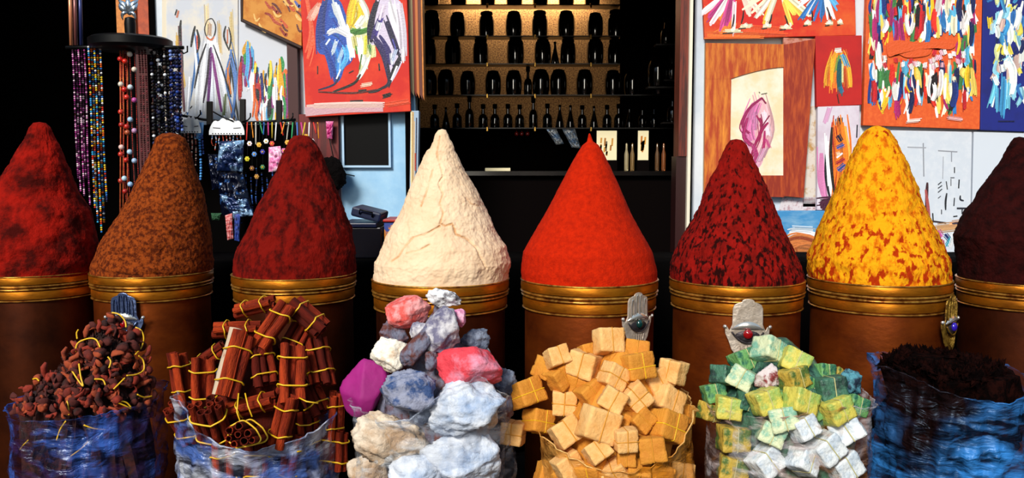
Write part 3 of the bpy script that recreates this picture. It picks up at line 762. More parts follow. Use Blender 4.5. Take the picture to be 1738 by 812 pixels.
rock('mineral_rock', 731, 613, 12, 16, R_br, 'little brown stone left of the largest pink lump', p3, .01, 16, 0, 8, .14)
rock('mineral_rock', 694, 667, 50, 38, R_blue, 'blue grey stone with deep blue stains under the cream crystal', p3, -.02, 17, 6, 9, .13)
rock('mineral_rock', 852, 648, 23, 26, R_dk, 'dark blue stone at the right below the largest pink lump', p3, .01, 18, 0, 9, .16)
rock('mineral_rock', 783, 694, 66, 48, R_alum, 'large white alum block in the mouth of the sack', p3, -.015, 19, -8, 11, .13)
rock('mineral_rock', 826, 700, 20, 34, R_tan, 'tan stone right of the large alum block', p3, .0, 20, 4, 8, .08)
rock('mineral_rock', 850, 692, 20, 30, R_br, 'brown stone at the right edge of the sack', p3, .03, 21, 8, 8, .1)
rock('mineral_rock', 662, 744, 58, 46, R_tan, 'tan white alum block behind the film at the left', p3, -.0, 22, 14, 11, .14)
rock('mineral_rock', 782, 780, 72, 50, R_alum, 'white blue alum block behind the film, lower right', p3, -.0, 23, 6, 11, .13)
rock('mineral_rock', 700, 812, 52, 34, R_alum, 'white alum block behind the film at the bottom', p3, -.0, 24, -12, 11, .13)
rock('mineral_rock', 625, 800, 34, 40, R_tan, 'tan alum block behind the film at the bottom left', p3, .02, 25, 20, 7, .08)
rock('mineral_rock', 720, 700, 24, 24, R_dk, 'dark stone wedged between the blue grey and alum blocks', p3, .03, 26, 20, 7, .1)
p3.fill('packed_rubble', R_br, 'brown stone rubble filling the depth of the rock sack', 'rubble', .085, .03)
p3.sack(film('clear_film', 'a8b4cc', 'e8eef4', (.46, .68), (.9, .95, 1), .5), 'clear plastic sack bulging with white alum blocks', amp=.02)
o = rock('teal_rock', 1444, 652, 19, 26, rm('teal_blue_stone', '4a8898', '14283c', 24, .46, .58), 'teal blue stone at the right top of the green heap', p5, .0, 41, -24, 9, .16, group='odd stones among the green cubes')
o = rock('speckled_rock', 1303, 642, 20, 24, rm('red_white_stone', 'c8bcbc', '7c2a2c', 24, .5, .6), 'red and white speckled stone amid the green cubes', p5, .0, 42, 10, 9, .14, group='odd stones among the green cubes')

# --- cinnamon bundles
M_cin = [mat('cinnamon_bark', '8a2a12', .85, spec=.15, c2='4a1006', scale=10, stretch=(6, 6, 1), lo=.4, hi=.62, bump=.7, bscale=70),
         mat('dark_cinnamon_bark', '561408', .85, spec=.15, c2='3c0d06', scale=10, stretch=(5, 5, .7), lo=.4, hi=.7, bump=.5, bscale=90),
         mat('bright_cinnamon_bark', 'a83a16', .85, spec=.15, c2='641a0a', scale=10, stretch=(6, 6, 1), lo=.4, hi=.62, bump=.7, bscale=70)]
M_bleach = mat('bleached_bark', 'b8a48c', .8, c2='8a3a18', scale=12, stretch=(3, 3, 1), lo=.55, hi=.62)
M_golden = mat('golden_bark', 'c0702a', .8, c2='9a4a18', scale=12, stretch=(5, 5, .7))
def stick(mb, c, r, L, z0, rg, n=14):
    """a rolled quill: thin-walled scroll, open ends"""
    wall = r*.22; a0 = rg.uniform(0, 2*PI); vs = []; rows = 6; m_ = n+1
    for j in range(rows+1):
        z = z0+L*j/rows; dx = .0012*math.sin(j*1.3+a0); 
        for i in range(m_+3):
            a = a0+2*PI*1.12*i/(m_+2); q = r*(1-.16*i/(m_+2))*(1+.05*math.sin(a*3+a0)); vs.append((c[0]+q*math.cos(a)+dx, c[1]+q*math.sin(a), z))
        for i in range(m_+2, -1, -1):
            a = a0+2*PI*1.12*i/(m_+2); q = r*(1-.16*i/(m_+2))*(1+.05*math.sin(a*3+a0))-wall; vs.append((c[0]+q*math.cos(a)+dx, c[1]+q*math.sin(a), z))
    K = 2*(m_+3); fs = [(j*K+i, j*K+(i+1) % K, (j+1)*K+(i+1) % K, (j+1)*K+i) for j in range(rows) for i in range(K)]
    h = m_+3
    for j in (0, rows):
        for i in range(h-1):
            q = (j*K+i, j*K+i+1, j*K+K-2-i, j*K+K-1-i); fs.append(q[::-1] if j == 0 else q)
    return mb.add(vs, fs)
def bundle_proto(seed, R, r, L, mats, special=None):
    rg = random.Random(seed); t = thing('cinnamon_bundle', (0, 0, 0), 'x', 'cinnamon')
    cs = []
    for _ in range(900):
        a = rg.uniform(0, 2*PI); d_ = math.sqrt(rg.random())*(R-r); p = (d_*math.cos(a), d_*math.sin(a)*.8)
        if all(math.hypot(p[0]-q[0], p[1]-q[1]) > r*1.7 for q in cs): cs.append(p)
    # settle to touching: outer ring first
    for k, c in enumerate(cs):
        l = L*rg.uniform(.88, 1.06); m = rg.choice(mats)
        if special and k in special: m = special[k]
        stick(MB(), c, r*rg.uniform(.82, 1.15), l, -l/2+rg.uniform(-.004, .004), rg).v
        mb = MB(); stick(mb, c, r*rg.uniform(.82, 1.15), l, -l/2+rg.uniform(-.006, .006), rg)
        o = mb.build('cinnamon_stick', m, t, smooth='auto')
        if m is M_bleach: o['label'] = 'stick with a bleached white streak'
        if m is M_golden: o['label'] = 'golden split stick'
    for zz in (-.24, .24):
        q = []
        for i in range(36):
            a = 2*PI*i/36
            # the band hugs the convex outline of the sticks
            e = max(c[0]*math.cos(a)+c[1]*math.sin(a) for c in cs)+r*1.12; q.append(e)
        pts = []
        for i in range(36):
            a = 2*PI*i/36; e = q[i]; de = (q[(i+1) % 36]-q[i-1])/(4*PI/36)
            pts.append((e*math.cos(a)-de*math.sin(a), e*math.sin(a)+de*math.cos(a), L*zz+.003*math.sin(a*2+seed)))
        MB().tube(pts, .0019, 6, closed=True).build('rubber_band', M_yellow, t, smooth=True)
    reg(t); return t
used = set()
p2 = Pile(440, 2.66, 128, [(300, 690), (330, 722), (380, 752), (440, 762), (500, 748), (545, 728), (565, 722), (580, 730)], 490, .62, 462)
bp_ = [bundle_proto(1, .036, .0125, .125, [M_cin[0], M_cin[2]]), bundle_proto(2, .036, .0085, .11, [M_cin[0], M_cin[1]]),
       bundle_proto(3, .044, .0150, .15, [M_cin[0], M_cin[2]], {1: M_bleach, 3: M_golden, 5: M_golden}), bundle_proto(4, .034, .0105, .10, [M_cin[0], M_cin[0], M_cin[1]])]
# px, py, prototype, image angle of the lower end (deg), tilt of that end toward the street, scale, inset
BU = [
 (433, 522, 0, 194, -6, .78, .0, 'cinnamon bundle lying level at the very top left of the heap'),
 (403, 561, 0, 181, 4, .85, .0, 'cinnamon bundle lying flat on the left shoulder'),
 (466, 556, 0, 238, 26, 1.0, -.015, 'large cinnamon bundle slanting down at the heap top'),
 (505, 567, 1, 243, 24, .80, -.005, 'smaller bundle leaning right of the large top bundle'),
 (522, 538, 3, 321, 10, .95, .01, 'cinnamon bundle sloping away down the top right'),
 (401, 621, 2, 259, 20, 1.0, -.03, 'biggest bundle, with a white streaked and a golden stick'),
 (446, 622, 3, 283, 20, .85, .02, 'shaded bundle with pale bands right of the biggest one'),
 (495, 634, 0, 276, 28, 1.08, -.025, 'upright cinnamon bundle at the centre right, ends showing below'),
 (544, 614, 1, 287, 24, .95, .0, 'thin-stick bundle at the right shoulder of the heap'),
 (357, 606, 3, 215, 6, .8, .03, 'bundle with looped bands half hidden left of the biggest one'),
 (304, 642, 0, 279, 4, 1.0, .0, 'outermost left bundle standing dark on end'),
 (344, 652, 0, 272, 8, 1.0, -.02, 'upright bright red bundle beside the outermost left one'),
 (359, 722, 1, 272, -30, 1.05, -.02, 'thick bundle of thin sticks standing at the left sack edge'),
 (312, 718, 3, 285, -24, 1.0, .0, 'low bundle tucked in the far left of the sack'),
 (421, 738, 1, 268, 104, .95, -.07, 'bundle seen end on, a ring of curled sticks'),
 (428, 690, 0, 195, 0, .88, .02, 'bundle lying across above the end-on one'),
 (484, 716, 0, 257, 8, 1.0, -.02, 'bright bundle with doubled band right of the end-on one'),
 (530, 674, 3, 300, 20, .9, .02, 'dark bundle behind the loose yellow band at the right'),
 (570, 706, 0, 266, 0, .9, .01, 'outermost right bundle standing on end'),
 (568, 765, 3, 268, 4, .95, -.0, 'bundle inside the right end of the sack'),
 (496, 784, 0, 262, 6, .95, .0, 'bundle behind the whitish film, right of centre'),
 (375, 795, 0, 275, 6, .95, .0, 'bundle behind the whitish film, left of centre'),
 (525, 735, 1, 275, 10, .8, .03, 'shaded bundle between the doubled band bundle and the right one'),
 (440, 790, 3, 269, 6, .9, .01, 'bundle behind the whitish film at the sack centre'),
 (470, 665, 3, 250, 20, .8, .06, 'dark bundle deep under the upright centre one'),
 (385, 680, 3, 255, 20, .8, .06, 'dark bundle deep under the biggest one'),
]
for i, (x, y, k, ang, tilt, s_, ins, lb) in enumerate(BU):
    p = p2.at(x, y, ins+.035); a = math.radians(ang); t_ = math.radians(tilt)
    d_ = Vector((math.cos(a)*math.cos(t_), -math.sin(t_), math.sin(a)*math.cos(t_)))
    q = (-d_).to_track_quat('Z', 'Y').to_euler()
    place(bp_[k], used, p, q, lb, 'banded cinnamon bundles heaped in the second sack', s_*(1.38 if k in (1, 3) else 1.28))
p2.fill('packed_cinnamon', M_cin[1], 'dark broken cinnamon filling the depth of the second sack', 'cinnamon', .10, .02)
p2.sack(film('whitish_film', '4a68b0', 'd8dcea', (.40, .62), (.85, .92, 1), .78, 9), 'whitish plastic sack gathered below the cinnamon bundles', amp=.018)  # blue tint paints the sky reflected in the film
o = MB().tube([P(405, 668, 2.46), P(402, 700, 2.44), P(410, 722, 2.43)], .0022, 6).build('rubber_band', M_yellow, loc=P(405, 700, 2.44), smooth=True)
tag(o, 'left of two stretched yellow bands above the end-on bundle', 'rubber band', 'loose yellow bands in the cinnamon')
o = MB().tube([P(416, 668, 2.46), P(421, 690, 2.44), P(428, 708, 2.43)], .0022, 6).build('rubber_band', M_yellow, loc=P(420, 690, 2.44), smooth=True)
tag(o, 'right of two stretched yellow bands above the end-on bundle', 'rubber band', 'loose yellow bands in the cinnamon')
o = MB().tube([P(508, 676, 2.47), P(520, 682, 2.45), P(540, 685, 2.46)], .0022, 6).build('rubber_band', M_yellow, loc=P(520, 682, 2.45), smooth=True)
tag(o, 'short loose yellow band under the upright centre bundle', 'rubber band', 'loose yellow bands in the cinnamon')

# --- dried roots
p1 = Pile(150, 2.70, 118, [(30, 712), (80, 712), (150, 706), (210, 700), (250, 700), (265, 706)], 520, .8, 205)
M_root = [mat('dried_root_dark', '4a120a', .9, c2='260805', scale=20, bump=.6, bscale=60), mat('dried_root_red', '84240f', .9, c2='54140a', scale=20, bump=.6, bscale=60),
          mat('dried_root_tan', '943c1a', .9, c2='6a2410', scale=20, bump=.6, bscale=60)]
RP = []
for i in range(9):
    rg = random.Random(50+i); mb = MB()
    if i % 3 == 0:                         # curled chip
        pts = [(math.cos(a*.5)*.014, math.sin(a*.7)*.010, a*.004-.01) for a in range(6)]
        mb.tube(pts, [.003, .007, .009, .009, .007, .003], 7, flat=.4)
    elif i % 3 == 1:                       # knob
        mb.ball((0, 0, 0), .0125, 10, 8, (1, .8, .8)); mb.v = [tuple(Vector(v)*(1+.35*nz((v[0]*90+i, v[1]*90, v[2]*90), 1, 3))) for v in mb.v]
    else:                                  # twisted stub
        mb.tube([(-.018, 0, 0), (-.008, .004, .003), (.004, -.002, .004), (.017, .003, -.002)], [.003, .0065, .006, .003], 7)
    RP.append(mb.build('dried_root', M_root[i//3], loc=(0, 0, 0), smooth=True))
rg = random.Random(77); cnt = 0; 
RK = [c_+' '+k_ for c_ in ('blackish brown', 'red-brown', 'tan') for k_ in ('curled chip', 'knobby lump', 'twisted stub')]
RL = [k_+' of dried root in the heap at far left' for k_ in RK]; RG = [k_+'s of dried root' for k_ in RK]
def inside(x, y):
    top = np.interp(x, [18, 60, 110, 150, 190, 215, 245, 262], [672, 640, 596, 556, 530, 540, 566, 660]); return y > top+5
for k in range(4000):
    if cnt >= 295: break
    x = rg.uniform(18, 262); y = rg.uniform(530, 706)
    if not inside(x, y): continue
    p = p1.at(x, y, rg.uniform(.0, .03)); kk = rg.randrange(9); o = RP[cnt % 9] if cnt < 9 else RP[kk].copy()
    if cnt >= 9: C.objects.link(o)
    o.location = p; o.rotation_euler = [rg.uniform(0, 6.3) for _ in range(3)]; s_ = rg.uniform(.75, 1.5); o.scale = (s_,)*3
    ki = RP.index(o) if cnt < 9 else kk; tag(o, RL[ki], 'dried root', RG[ki]); cnt += 1
p1.fill('root_heap', mat('root_heap_dark', '3a0e07', .95, c2='1a0503', scale=40, bump=1, bscale=50), 'dark crumbled dried roots under the red-brown pieces at the left', 'dried roots', .05, .03, 40, 900, .015)
RB = [('arched yellow band at the very top of the root heap', [(190, 531), (202, 534), (212, 545), (214, 556)]),
      ('large yellow band looping at the right of the root heap', [(230, 556), (240, 562), (244, 575), (240, 590), (230, 602)]),
      ('angular yellow band at the right edge of the root heap', [(235, 604), (243, 612), (244, 628), (232, 636), (215, 638)]),
      ('long arched yellow band in the upper middle of the heap', [(128, 598), (132, 583), (150, 575), (163, 577), (170, 590)]),
      ('short upright yellow band at the upper left slope', [(133, 560), (130, 566), (131, 575)]),
      ('yellow band forming a narrow V in the heap middle', [(120, 626), (130, 642), (141, 656), (137, 640), (134, 618)]),
      ('curved yellow band right of the V-shaped one', [(183, 606), (188, 614), (185, 625)]),
      ('flat yellow band in the lower heap middle', [(160, 644), (174, 645), (179, 654)]),
      ('straight slanting yellow band below the angular one', [(193, 661), (204, 650), (212, 642)]),
      ('doubled yellow band just above the sack at right', [(200, 681), (215, 684), (223, 694), (212, 689), (200, 684)]),
      ('upright yellow band poking out at the sack rim', [(114, 681), (116, 692), (117, 705)]),
      ('faint yellow band low on the far right slope', [(233, 670), (245, 675), (258, 673)]),
      ('little yellow band far down the left slope', [(56, 644), (62, 643), (66, 647)])]
def smoothp(pts, n=6):
    o = []
    for i in range(len(pts)-1):
        p0 = pts[max(i-1, 0)]; p1_ = pts[i]; p2_ = pts[i+1]; p3_ = pts[min(i+2, len(pts)-1)]
        for k in range(n):
            t = k/n; o.append(.5*((2*p1_)+(p2_-p0)*t+(2*p0-5*p1_+4*p2_-p3_)*t*t+(3*p1_-p0-3*p2_+p3_)*t**3))
    o.append(pts[-1]); return o
for lb, q in RB:
    pts = [p1.at(x, y, -.006) for x, y in q]; c = pts[len(pts)//2]
    o = MB().tube(smoothp(pts), .0024, 6).build('rubber_band', M_yellow, loc=c, smooth=True); tag(o, lb, 'rubber band', 'yellow rubber bands in the dried roots')
RB2 = [('yellow band behind the film at the sack upper middle', [(112, 715), (102, 730), (96, 748)]), ('yellow band behind the film at the sack right', [(150, 750), (138, 762), (120, 775)]),
       ('yellow band behind the film at the sack left', [(48, 748), (40, 756), (34, 764)]), ('flat yellow band behind the film near the rim', [(142, 722), (160, 728), (180, 730)])]
for lb, q in RB2:
    pts = [p1.at(x, y, .006) for x, y in q]; c = pts[1]
    o = MB().tube(smoothp(pts), .0024, 6).build('rubber_band', M_yellow, loc=c, smooth=True); tag(o, lb, 'rubber band', 'yellow rubber bands in the dried roots')
p1.sack(film('violet_sky_sheen_film', '301c48', '3c68c8', (.45, .62), (.7, .8, 1), .65, 7), 'plastic sack with painted blue sheen under the dried roots at far left', amp=.016)  # clear film: reflected blue sky is painted into its colour

# --- dark sack on the right
p6 = Pile(1615, 2.64, 124, [(1490, 632), (1520, 640), (1560, 648), (1600, 662), (1650, 676), (1700, 680), (1725, 672), (1740, 668)], 590, .55, 1560)
p6.fill('dark_leaves', mat('blackish_leaves', '070303', .95, c2='1a0806', scale=30, bump=1, bscale=50, spec=.02), 'blackish dried leaves heaped in the rightmost sack', 'dried leaves', .06, .05, 9, 1500, .026)
p6.sack(film('dark_sky_sheen_film', '1c0805', '3080d0', (.42, .62), (.5, .7, 1), .8, 2.6, .5, .42, 3.7), 'dark plastic sack with painted blue sheen at the far right', amp=.022)  # blue blotches paint the sky's reflection on clear film

def settle(cat, rad, pile, names=None, passes=8, k=.86):
    """slide the rearmost of two interpenetrating pieces back until they only touch"""
    it = [o for o in C.objects if o.get('category') == cat and abs(o.location.x-pile.cx) < pile.r+.2 and (names is None or names in o.name)]
    for _ in range(passes):
        for i, a in enumerate(it):
            for b in it[i+1:]:
                need = (rad(a)+rad(b))*k; d = (a.location-b.location).length
                if d < need:
                    q = a if a.location.y > b.location.y else b
                    v = (q.location-Vector((0, 0, CAMZ))).normalized(); q.location = q.location+v*min(.03, need-d)*.7
settle('cube', lambda o: .036*o.scale.x, p4, 'perfume'); settle('cube', lambda o: .036*o.scale.x, p5, 'green')
# ------------------------------------------------------------------ bottles on glass shelves in the niche
BY = 7.35
M_glass = mat('dark_bottle_glass', '050303', .1, spec=1, coat=1); M_shelf = mat('smoky_shelf_glass', '120a07', .3)
M_clip = mat('brass_clip', 'd8a850', .3, .8)
o = MB().slab([(712, -25), (1052, -25), (1052, 218), (712, 218)], 7.5, 7.52).build('hessian_panel', M_backdrop, loc=P(880, 218, 7.5))
tag(o, 'tan hessian backing panel behind the rows of dark bottles', 'panel')
SH = [(-42, 'top'), (8, 'top'), (61, 'second'), (108, 'third'), (161, 'fourth'), (217, 'lowest')]
for (y, n_) in SH[1:]:
    xr = 1052 if y < 150 else 1146
    a = P(709, y, BY-.1); b = P(xr, y, BY-.1); z = a.z
    t = thing('bottle_shelf', ((a.x+b.x)/2, BY, z), '%s dark shelf in the niche holding a row of bottles' % ('topmost' if y == 8 else 'narrow '+n_ if n_ != 'lowest' else 'long lowest'), 'shelf', 'shelves in the dark niche')
    MB().box((a.x, BY-.12, z-.008), (b.x, 7.42, z)).build('board', M_shelf, t)
    for cx_ in (827, 908, 1003):
        q = P(cx_, y, BY-.125); 
        MB().box((q.x-.008, BY-.135, z-.03), (q.x+.008, BY-.11, z+.006)).build('clip', M_clip, t, bevel=.003)
def bottle(kind, h, w_):
    if kind == 'jar': pr = [(.42, 0), (.47, .03), (.5, .2), (.5, .62), (.46, .76), (.38, .84), (.36, .86), (.39, .87), (.37, .97), (.2, 1.01)]
    elif kind == 'round': pr = [(.40, 0), (.45, .03), (.5, .25), (.5, .62), (.47, .78), (.40, .88), (.34, .91), (.33, .97), (.18, 1.01)]
    elif kind == 'neck': pr = [(.46, 0), (.5, .04), (.5, .42), (.4, .54), (.2, .6), (.16, .8), (.24, .82), (.24, 1.0), (.05, 1.01)]
    else: pr = [(.46, 0), (.5, .06), (.36, .35), (.16, .7), (.12, .9), (.16, .92), (.16, 1), (.03, 1.01)]
    k = next(i for i, p in enumerate(pr) if p[1] > (.83 if kind in ('jar',) else .81))
    t = thing('glass_bottle', (0, 0, 0), 'x', 'bottle')
    pr = [(r_*w_, z*h) for r_, z in pr]
    MB().lathe(pr[:k+1], n=28).build('bottle_body', M_glass, t, smooth='auto')
    MB().lathe(pr[k:], n=28).build('stopper', M_dark, t, smooth='auto')
    reg(t); return t
px_ = lambda n_: n_/F*BY
bpr = {'jar': bottle('jar', px_(46), px_(28)), 'round': bottle('round', px_(44), px_(29)), 'neck': bottle('neck', px_(40), px_(16)), 'cone': bottle('cone', px_(38), px_(15)), 'tall': bottle('neck', px_(52), px_(15))}
used = set()
ROWS = [(8, 'topmost', [(733, 'jar'), (779, 'jar'), (828, 'jar'), (873, 'jar'), (917, 'jar'), (961, 'jar'), (1005, 'jar')]),
        (61, 'second', [(733, 'round'), (777, 'round'), (826, 'jar'), (872, 'round'), (916, 'jar'), (961, 'round'), (1010, 'round'), (1045, 'jar')]),
        (108, 'third', [(728, 'jar'), (769, 'round'), (816, 'jar'), (875, 'round'), (921, 'round'), (942, 'cone'), (964, 'jar'), (1010, 'round'), (1044, 'jar')]),
        (161, 'fourth', [(728, 'round'), (757, 'round'), (794, 'round'), (837, 'round'), (872, 'round'), (896, 'tall'), (918, 'round'), (948, 'round'), (992, 'round'), (1040, 'round'), (1073, 'round'), (1118, 'round')]),
        (217, 'lowest', [(738, 'neck'), (757, 'cone'), (776, 'neck'), (797, 'tall'), (820, 'neck'), (840, 'neck'), (862, 'neck'), (882, 'neck'), (905, 'tall'), (929, 'neck'), (950, 'cone'), (968, 'cone'), (988, 'neck'), (1008, 'cone'), (1030, 'neck'), (1050, 'neck'), (1068, 'cone'), (1090, 'neck'), (1110, 'neck')])]
DS = {'jar': 'stoppered dark jar', 'round': 'round-shouldered dark bottle', 'neck': 'small long-necked dark bottle', 'cone': 'little tapering dark bottle', 'tall': 'slim tall dark bottle'}
for y, nm, L in ROWS:
    z = P(800, y, BY-.1).z
    for i, (x, k) in enumerate(L):
        p = P(x, y, BY); 
        rg = random.Random(int(x*7+y)); s_ = rg.uniform(.92, 1.04)
        o = place(bpr[k], used, (p.x, BY, z), (0, 0, 0), '%s, %s from left on the %s shelf' % (DS[k], ORD[i], nm), 'dark bottles on the %s shelf' % nm, s_)
# bottles on a side shelf at the right of the niche
for i, (x, y) in enumerate([(1130, 76), (1116, 148), (1140, 136), (1141, 208)]):
    Yb = 6.6; p = P(x, y, Yb)
    s = MB().box((p.x-.08, Yb-.06, p.z-.012), (1.379, Yb+.06, p.z)).build('corner_shelf', M_shelf, loc=(p.x, Yb, p.z-.012)); tag(s, '%s small corner shelf down the niche right wall' % ORD[i], 'shelf', 'corner shelves at the niche right')
    k = 'neck' if i != 1 else 'round'
    place(bpr[k], used, (p.x, Yb, p.z), (0, 0, 0), 'dark bottle on the %s corner shelf at the niche right' % ORD[i], 'bottles on the corner shelves', 1.0)
# dark counter with things under the shelves
a = P(700, 300, 6.3); b = P(1150, 300, 6.3); ct = P(900, 291, 6.0).z
t = thing('dark_counter', ((a.x+b.x)/2, 6.6, 0), 'black counter standing inside the dark niche', 'counter')
MB().box((a.x, 6.1, ct-.03), (b.x, 7.3, ct)).build('counter_top', mat('black_gloss', '060404', .2), t)
MB().box((a.x+.02, 6.15, 0), (b.x-.02, 7.25, ct-.03)).build('cabinet', M_dark, t)
p = P(845, 288, 6.2); M_cream = mat('cream_card', 'e8dcb4', .6)
o = MB().box((p.x-.088, 6.14, ct), (p.x+.088, 6.24, ct+.022)).build('flat_box', M_cream, loc=(p.x, 6.19, ct), bevel=.003); tag(o, 'flat cream box lying on the dark counter between the cones', 'box')
def card(x0, x1, y0, nm, lb, stain):  # cream boards standing in for mirror reflections of the street
    A = P(x0, y0, 6.3); B = P(x1, y0, 6.3)
    t = thing(nm, ((A.x+B.x)/2, 6.3, ct), lb, 'card')
    zb = P(x0, 272, 6.3).z; MB().box((A.x, 6.3, zb), (B.x, 6.312, A.z)).build('board', M_cream, t); MB().box((A.x-.004, 6.29, ct), (B.x+.004, 6.33, zb)).build('riser', M_dark, t)
    MB().box((A.x+.01, 6.312, ct), (A.x+.03, 6.4, ct+.1)).build('stand', M_dark, t)
    mb = MB(); cx_ = (A.x+B.x)/2
    for i in range(12):
        rg = random.Random(i+int(x0)); mb.col(stain[i % len(stain)]); xx = rg.uniform(A.x+.01, B.x-.03); zz = rg.uniform(zb+.01, A.z-.08); h = rg.uniform(.02, .07)
        mb.add([(xx, 6.2993, zz), (xx+.012, 6.2993, zz), (xx+.016, 6.2993, zz+h), (xx+.003, 6.2993, zz+h)], [(0, 1, 2, 3)])
    mb.build('picture', mat('printed_ink', 'ffffff', .6, attr='col'), t, cols=True)
card(1013, 1047, 222, 'reflection_card', 'wide cream card standing in for a mirror reflection behind the orange-red cone tip', ['c08830', '5a5040', 'a06820'])
card(1083, 1101, 222, 'reflection_card', 'narrow cream and amber card standing in for a mirror reflection near the niche right', ['d08a10', 'b86a08', 'f0e0b0'])
M_clearbag = film('crinkled_packet', '9aa8bc', 'ffffff', (.45, .55), (1, 1, 1), .9)
def packet(nm, q, Y, m, lb, cat, grp=None, th=.02, seed=0, zbase=None, parent=None):
    """crumpled little bag: a pillow with creases, outline q in px"""
    n = 26; mb = MB(); f = []; b_ = []
    for j in range(n+1):
        v = j/n
        for i in range(n+1):
            u = i/n
            tl, tr, br, bl = q
            x = (tl[0]*(1-u)+tr[0]*u)*(1-v)+(bl[0]*(1-u)+br[0]*u)*v; y = (tl[1]*(1-u)+tr[1]*u)*(1-v)+(bl[1]*(1-u)+br[1]*u)*v
            p = P(x, y, Y); e = (math.sin(PI*u)*math.sin(PI*v))**.5
            k = th*e*(1+.8*nz((u*3+seed, v*3, 0), 2, 4))
            f.append((p.x, Y-k, p.z)); b_.append((p.x, Y+th*e*.5+.001, p.z))
    N1 = (n+1)**2
    fs = [(j*(n+1)+i, (j+1)*(n+1)+i, (j+1)*(n+1)+i+1, j*(n+1)+i+1) for j in range(n) for i in range(n)]
    fs += [tuple(N1+k for k in g[::-1]) for g in fs]
    mb.add(f+b_, fs)
    c = P((q[0][0]+q[1][0])/2, q[2][1], Y)
    o = mb.build(nm, m, loc=None if parent else c, parent=parent, smooth=True)
    if lb: tag(o, lb, cat, grp)
    return o
M_foil = mat('reflection_foil', '8fb0d8', .25, .6, c2='eef4fa', scale=25, lo=.45, hi=.55, bump=.8, bscale=40)  # for packets that stand in for reflections under the shelf
zt = lambda px, Y: 280-(ct-1.3)
packet('reflection_packet', [(926, 219), (944, 219), (957, 244), (944, 246)], 7.2, M_foil, 'slim bluish reflection built as a foil packet behind the orange-red cone, left one', 'packet', 'reflections built as foil packets under the bottle shelf', .02, 1)
packet('reflection_packet', [(954, 219), (976, 219), (986, 252), (970, 250)], 7.2, M_foil, 'wide silvery reflection built as a foil packet behind the orange-red cone', 'packet', 'reflections built as foil packets under the bottle shelf', .025, 2)
for i, x in enumerate((877, 886, 896)):
    p = P(x, 226, 7.0); o = MB().tube([(p.x, 7.22, P(x, 218, 7.22).z), (p.x, 7.2, p.z)], .002, 6).ball((p.x, 7.2, p.z), .018, 10, 8).build('hanging_bead', mat('red_bead_glass', '7a1410', .2, coat=1), loc=(p.x, 7.2, p.z), smooth=True)
    tag(o, '%s red bead from left hanging under the lowest bottle shelf' % ORD[i], 'bead', 'red beads under the bottle shelf')
for i, (x, col) in enumerate(((1063, 'c8b890'), (1073, 'a08050'), (1115, '7c5a3c'), (1126, '9a5a30'))):
    p = P(x, 291, 6.35)
    o = MB().lathe([(.014, 0), (.016, .01), (.016, .12), (.008, .15), (.008, .19), (.001, .2)], (p.x, 6.35, ct), 20).build('slim_vial', mat('vial_glass_%d' % i, col, .1, coat=1, trans=.6), loc=(p.x, 6.35, ct), smooth=True)
    tag(o, '%s slim glass vial from left on the dark counter' % ORD[i], 'vial', 'glass vials on the dark counter')

# ------------------------------------------------------------------ paintings
M_paint = mat('oil_paint', 'ffffff', .55, attr='col', bump=.3, bscale=90)
M_canvas_side = mat('raw_canvas_edge', 'c8b898', .9)
RBG = random.Random(4242)
def ribbon(mb, pts, w_, Y, col, taper=True):
    w_ = w_*1.35
    if w_ < 5.5 or not taper: return ribbon1(mb, pts, w_, Y, col, taper)
    ribbon1(mb, pts, w_*.8, Y, col, taper)
    c0 = [int(col[i:i+2], 16) for i in (0, 2, 4)]; n = max(3, int(w_/2.6))
    for i in range(n):          # bristle tracks
        o_ = (i/(n-1)-.5)*w_*.8; k = RBG.uniform(.78, 1.16); j = RBG.uniform(-.16, .16)
        c1 = '%02x%02x%02x' % tuple(max(0, min(255, int(v*k))) for v in c0)
        (xa, ya), (xb, yb) = pts[0], pts[-1]; L = math.hypot(xb-xa, yb-ya) or 1; nx, ny = -(yb-ya)/L*o_, (xb-xa)/L*o_
        sx0, sy0 = (xb-xa)*j, (yb-ya)*j
        ribbon1(mb, [(x+nx+sx0, y+ny+sy0) for x, y in pts], w_/n*RBG.uniform(.7, 1.3), Y-.000003*(i+1), c1, True)
def ribbon1(mb, pts, w_, Y, col, taper=True):
    mb.col(col); P3 = [P(x, y, Y) for x, y in pts]
    if len(P3) > 2: P3 = smoothp(P3, 4)
    m = len(P3); vs = []
    W = S(w_, Y)/2
    for i, p in enumerate(P3):
        t = P3[min(i+1, m-1)]-P3[max(i-1, 0)]; t.y = 0
        if t.length < 1e-9: t = Vector((1, 0, 0))
        t.normalize(); nn = Vector((-t.z, 0, t.x)); f = i/(m-1)
        ww = W*(math.sin(PI*min(1, max(0, .12+.76*f)))**.6 if taper else 1)
        a, b = p+nn*ww, p-nn*ww; a.y = b.y = Y; vs += [a, b]
    mb.add(vs, [(2*i, 2*i+1, 2*i+3, 2*i+2) for i in range(m-1)])
def painting(q, bgm, label, strokes, Y=None, th=.03, nm='painting', grp='paintings hung along the back wall', side=None, wall=WY, wk=1):
    Y = Y or wall-th-.003
    t = thing(nm, P((q[0][0]+q[2][0])/2, q[2][1], Y), label, 'painting', grp)
    MB().slab(q, Y, Y+th).build('canvas', bgm, t, bevel=.003)
    if strokes:
        mb = MB(); 
        for k, st in enumerate(strokes): blob(mb, st[2], Y-.0006-.00002*k, st[0]) if st[1] == 'poly' else ribbon(mb, st[2], st[1]*wk, Y-.0006-.00002*k, st[0], st[3] if len(st) > 3 else True)
        # clip to the canvas
        xs = [P(x, y, Y).x for x, y in q]; zs = [P(x, y, Y).z for x, y in q]
        mb.v = [(min(max(v[0], min(xs)), max(xs)), v[1], min(max(v[2], min(zs)), max(zs))) for v in mb.v]
        mb.build('brushwork', M_paint, t, cols=True)
    return t
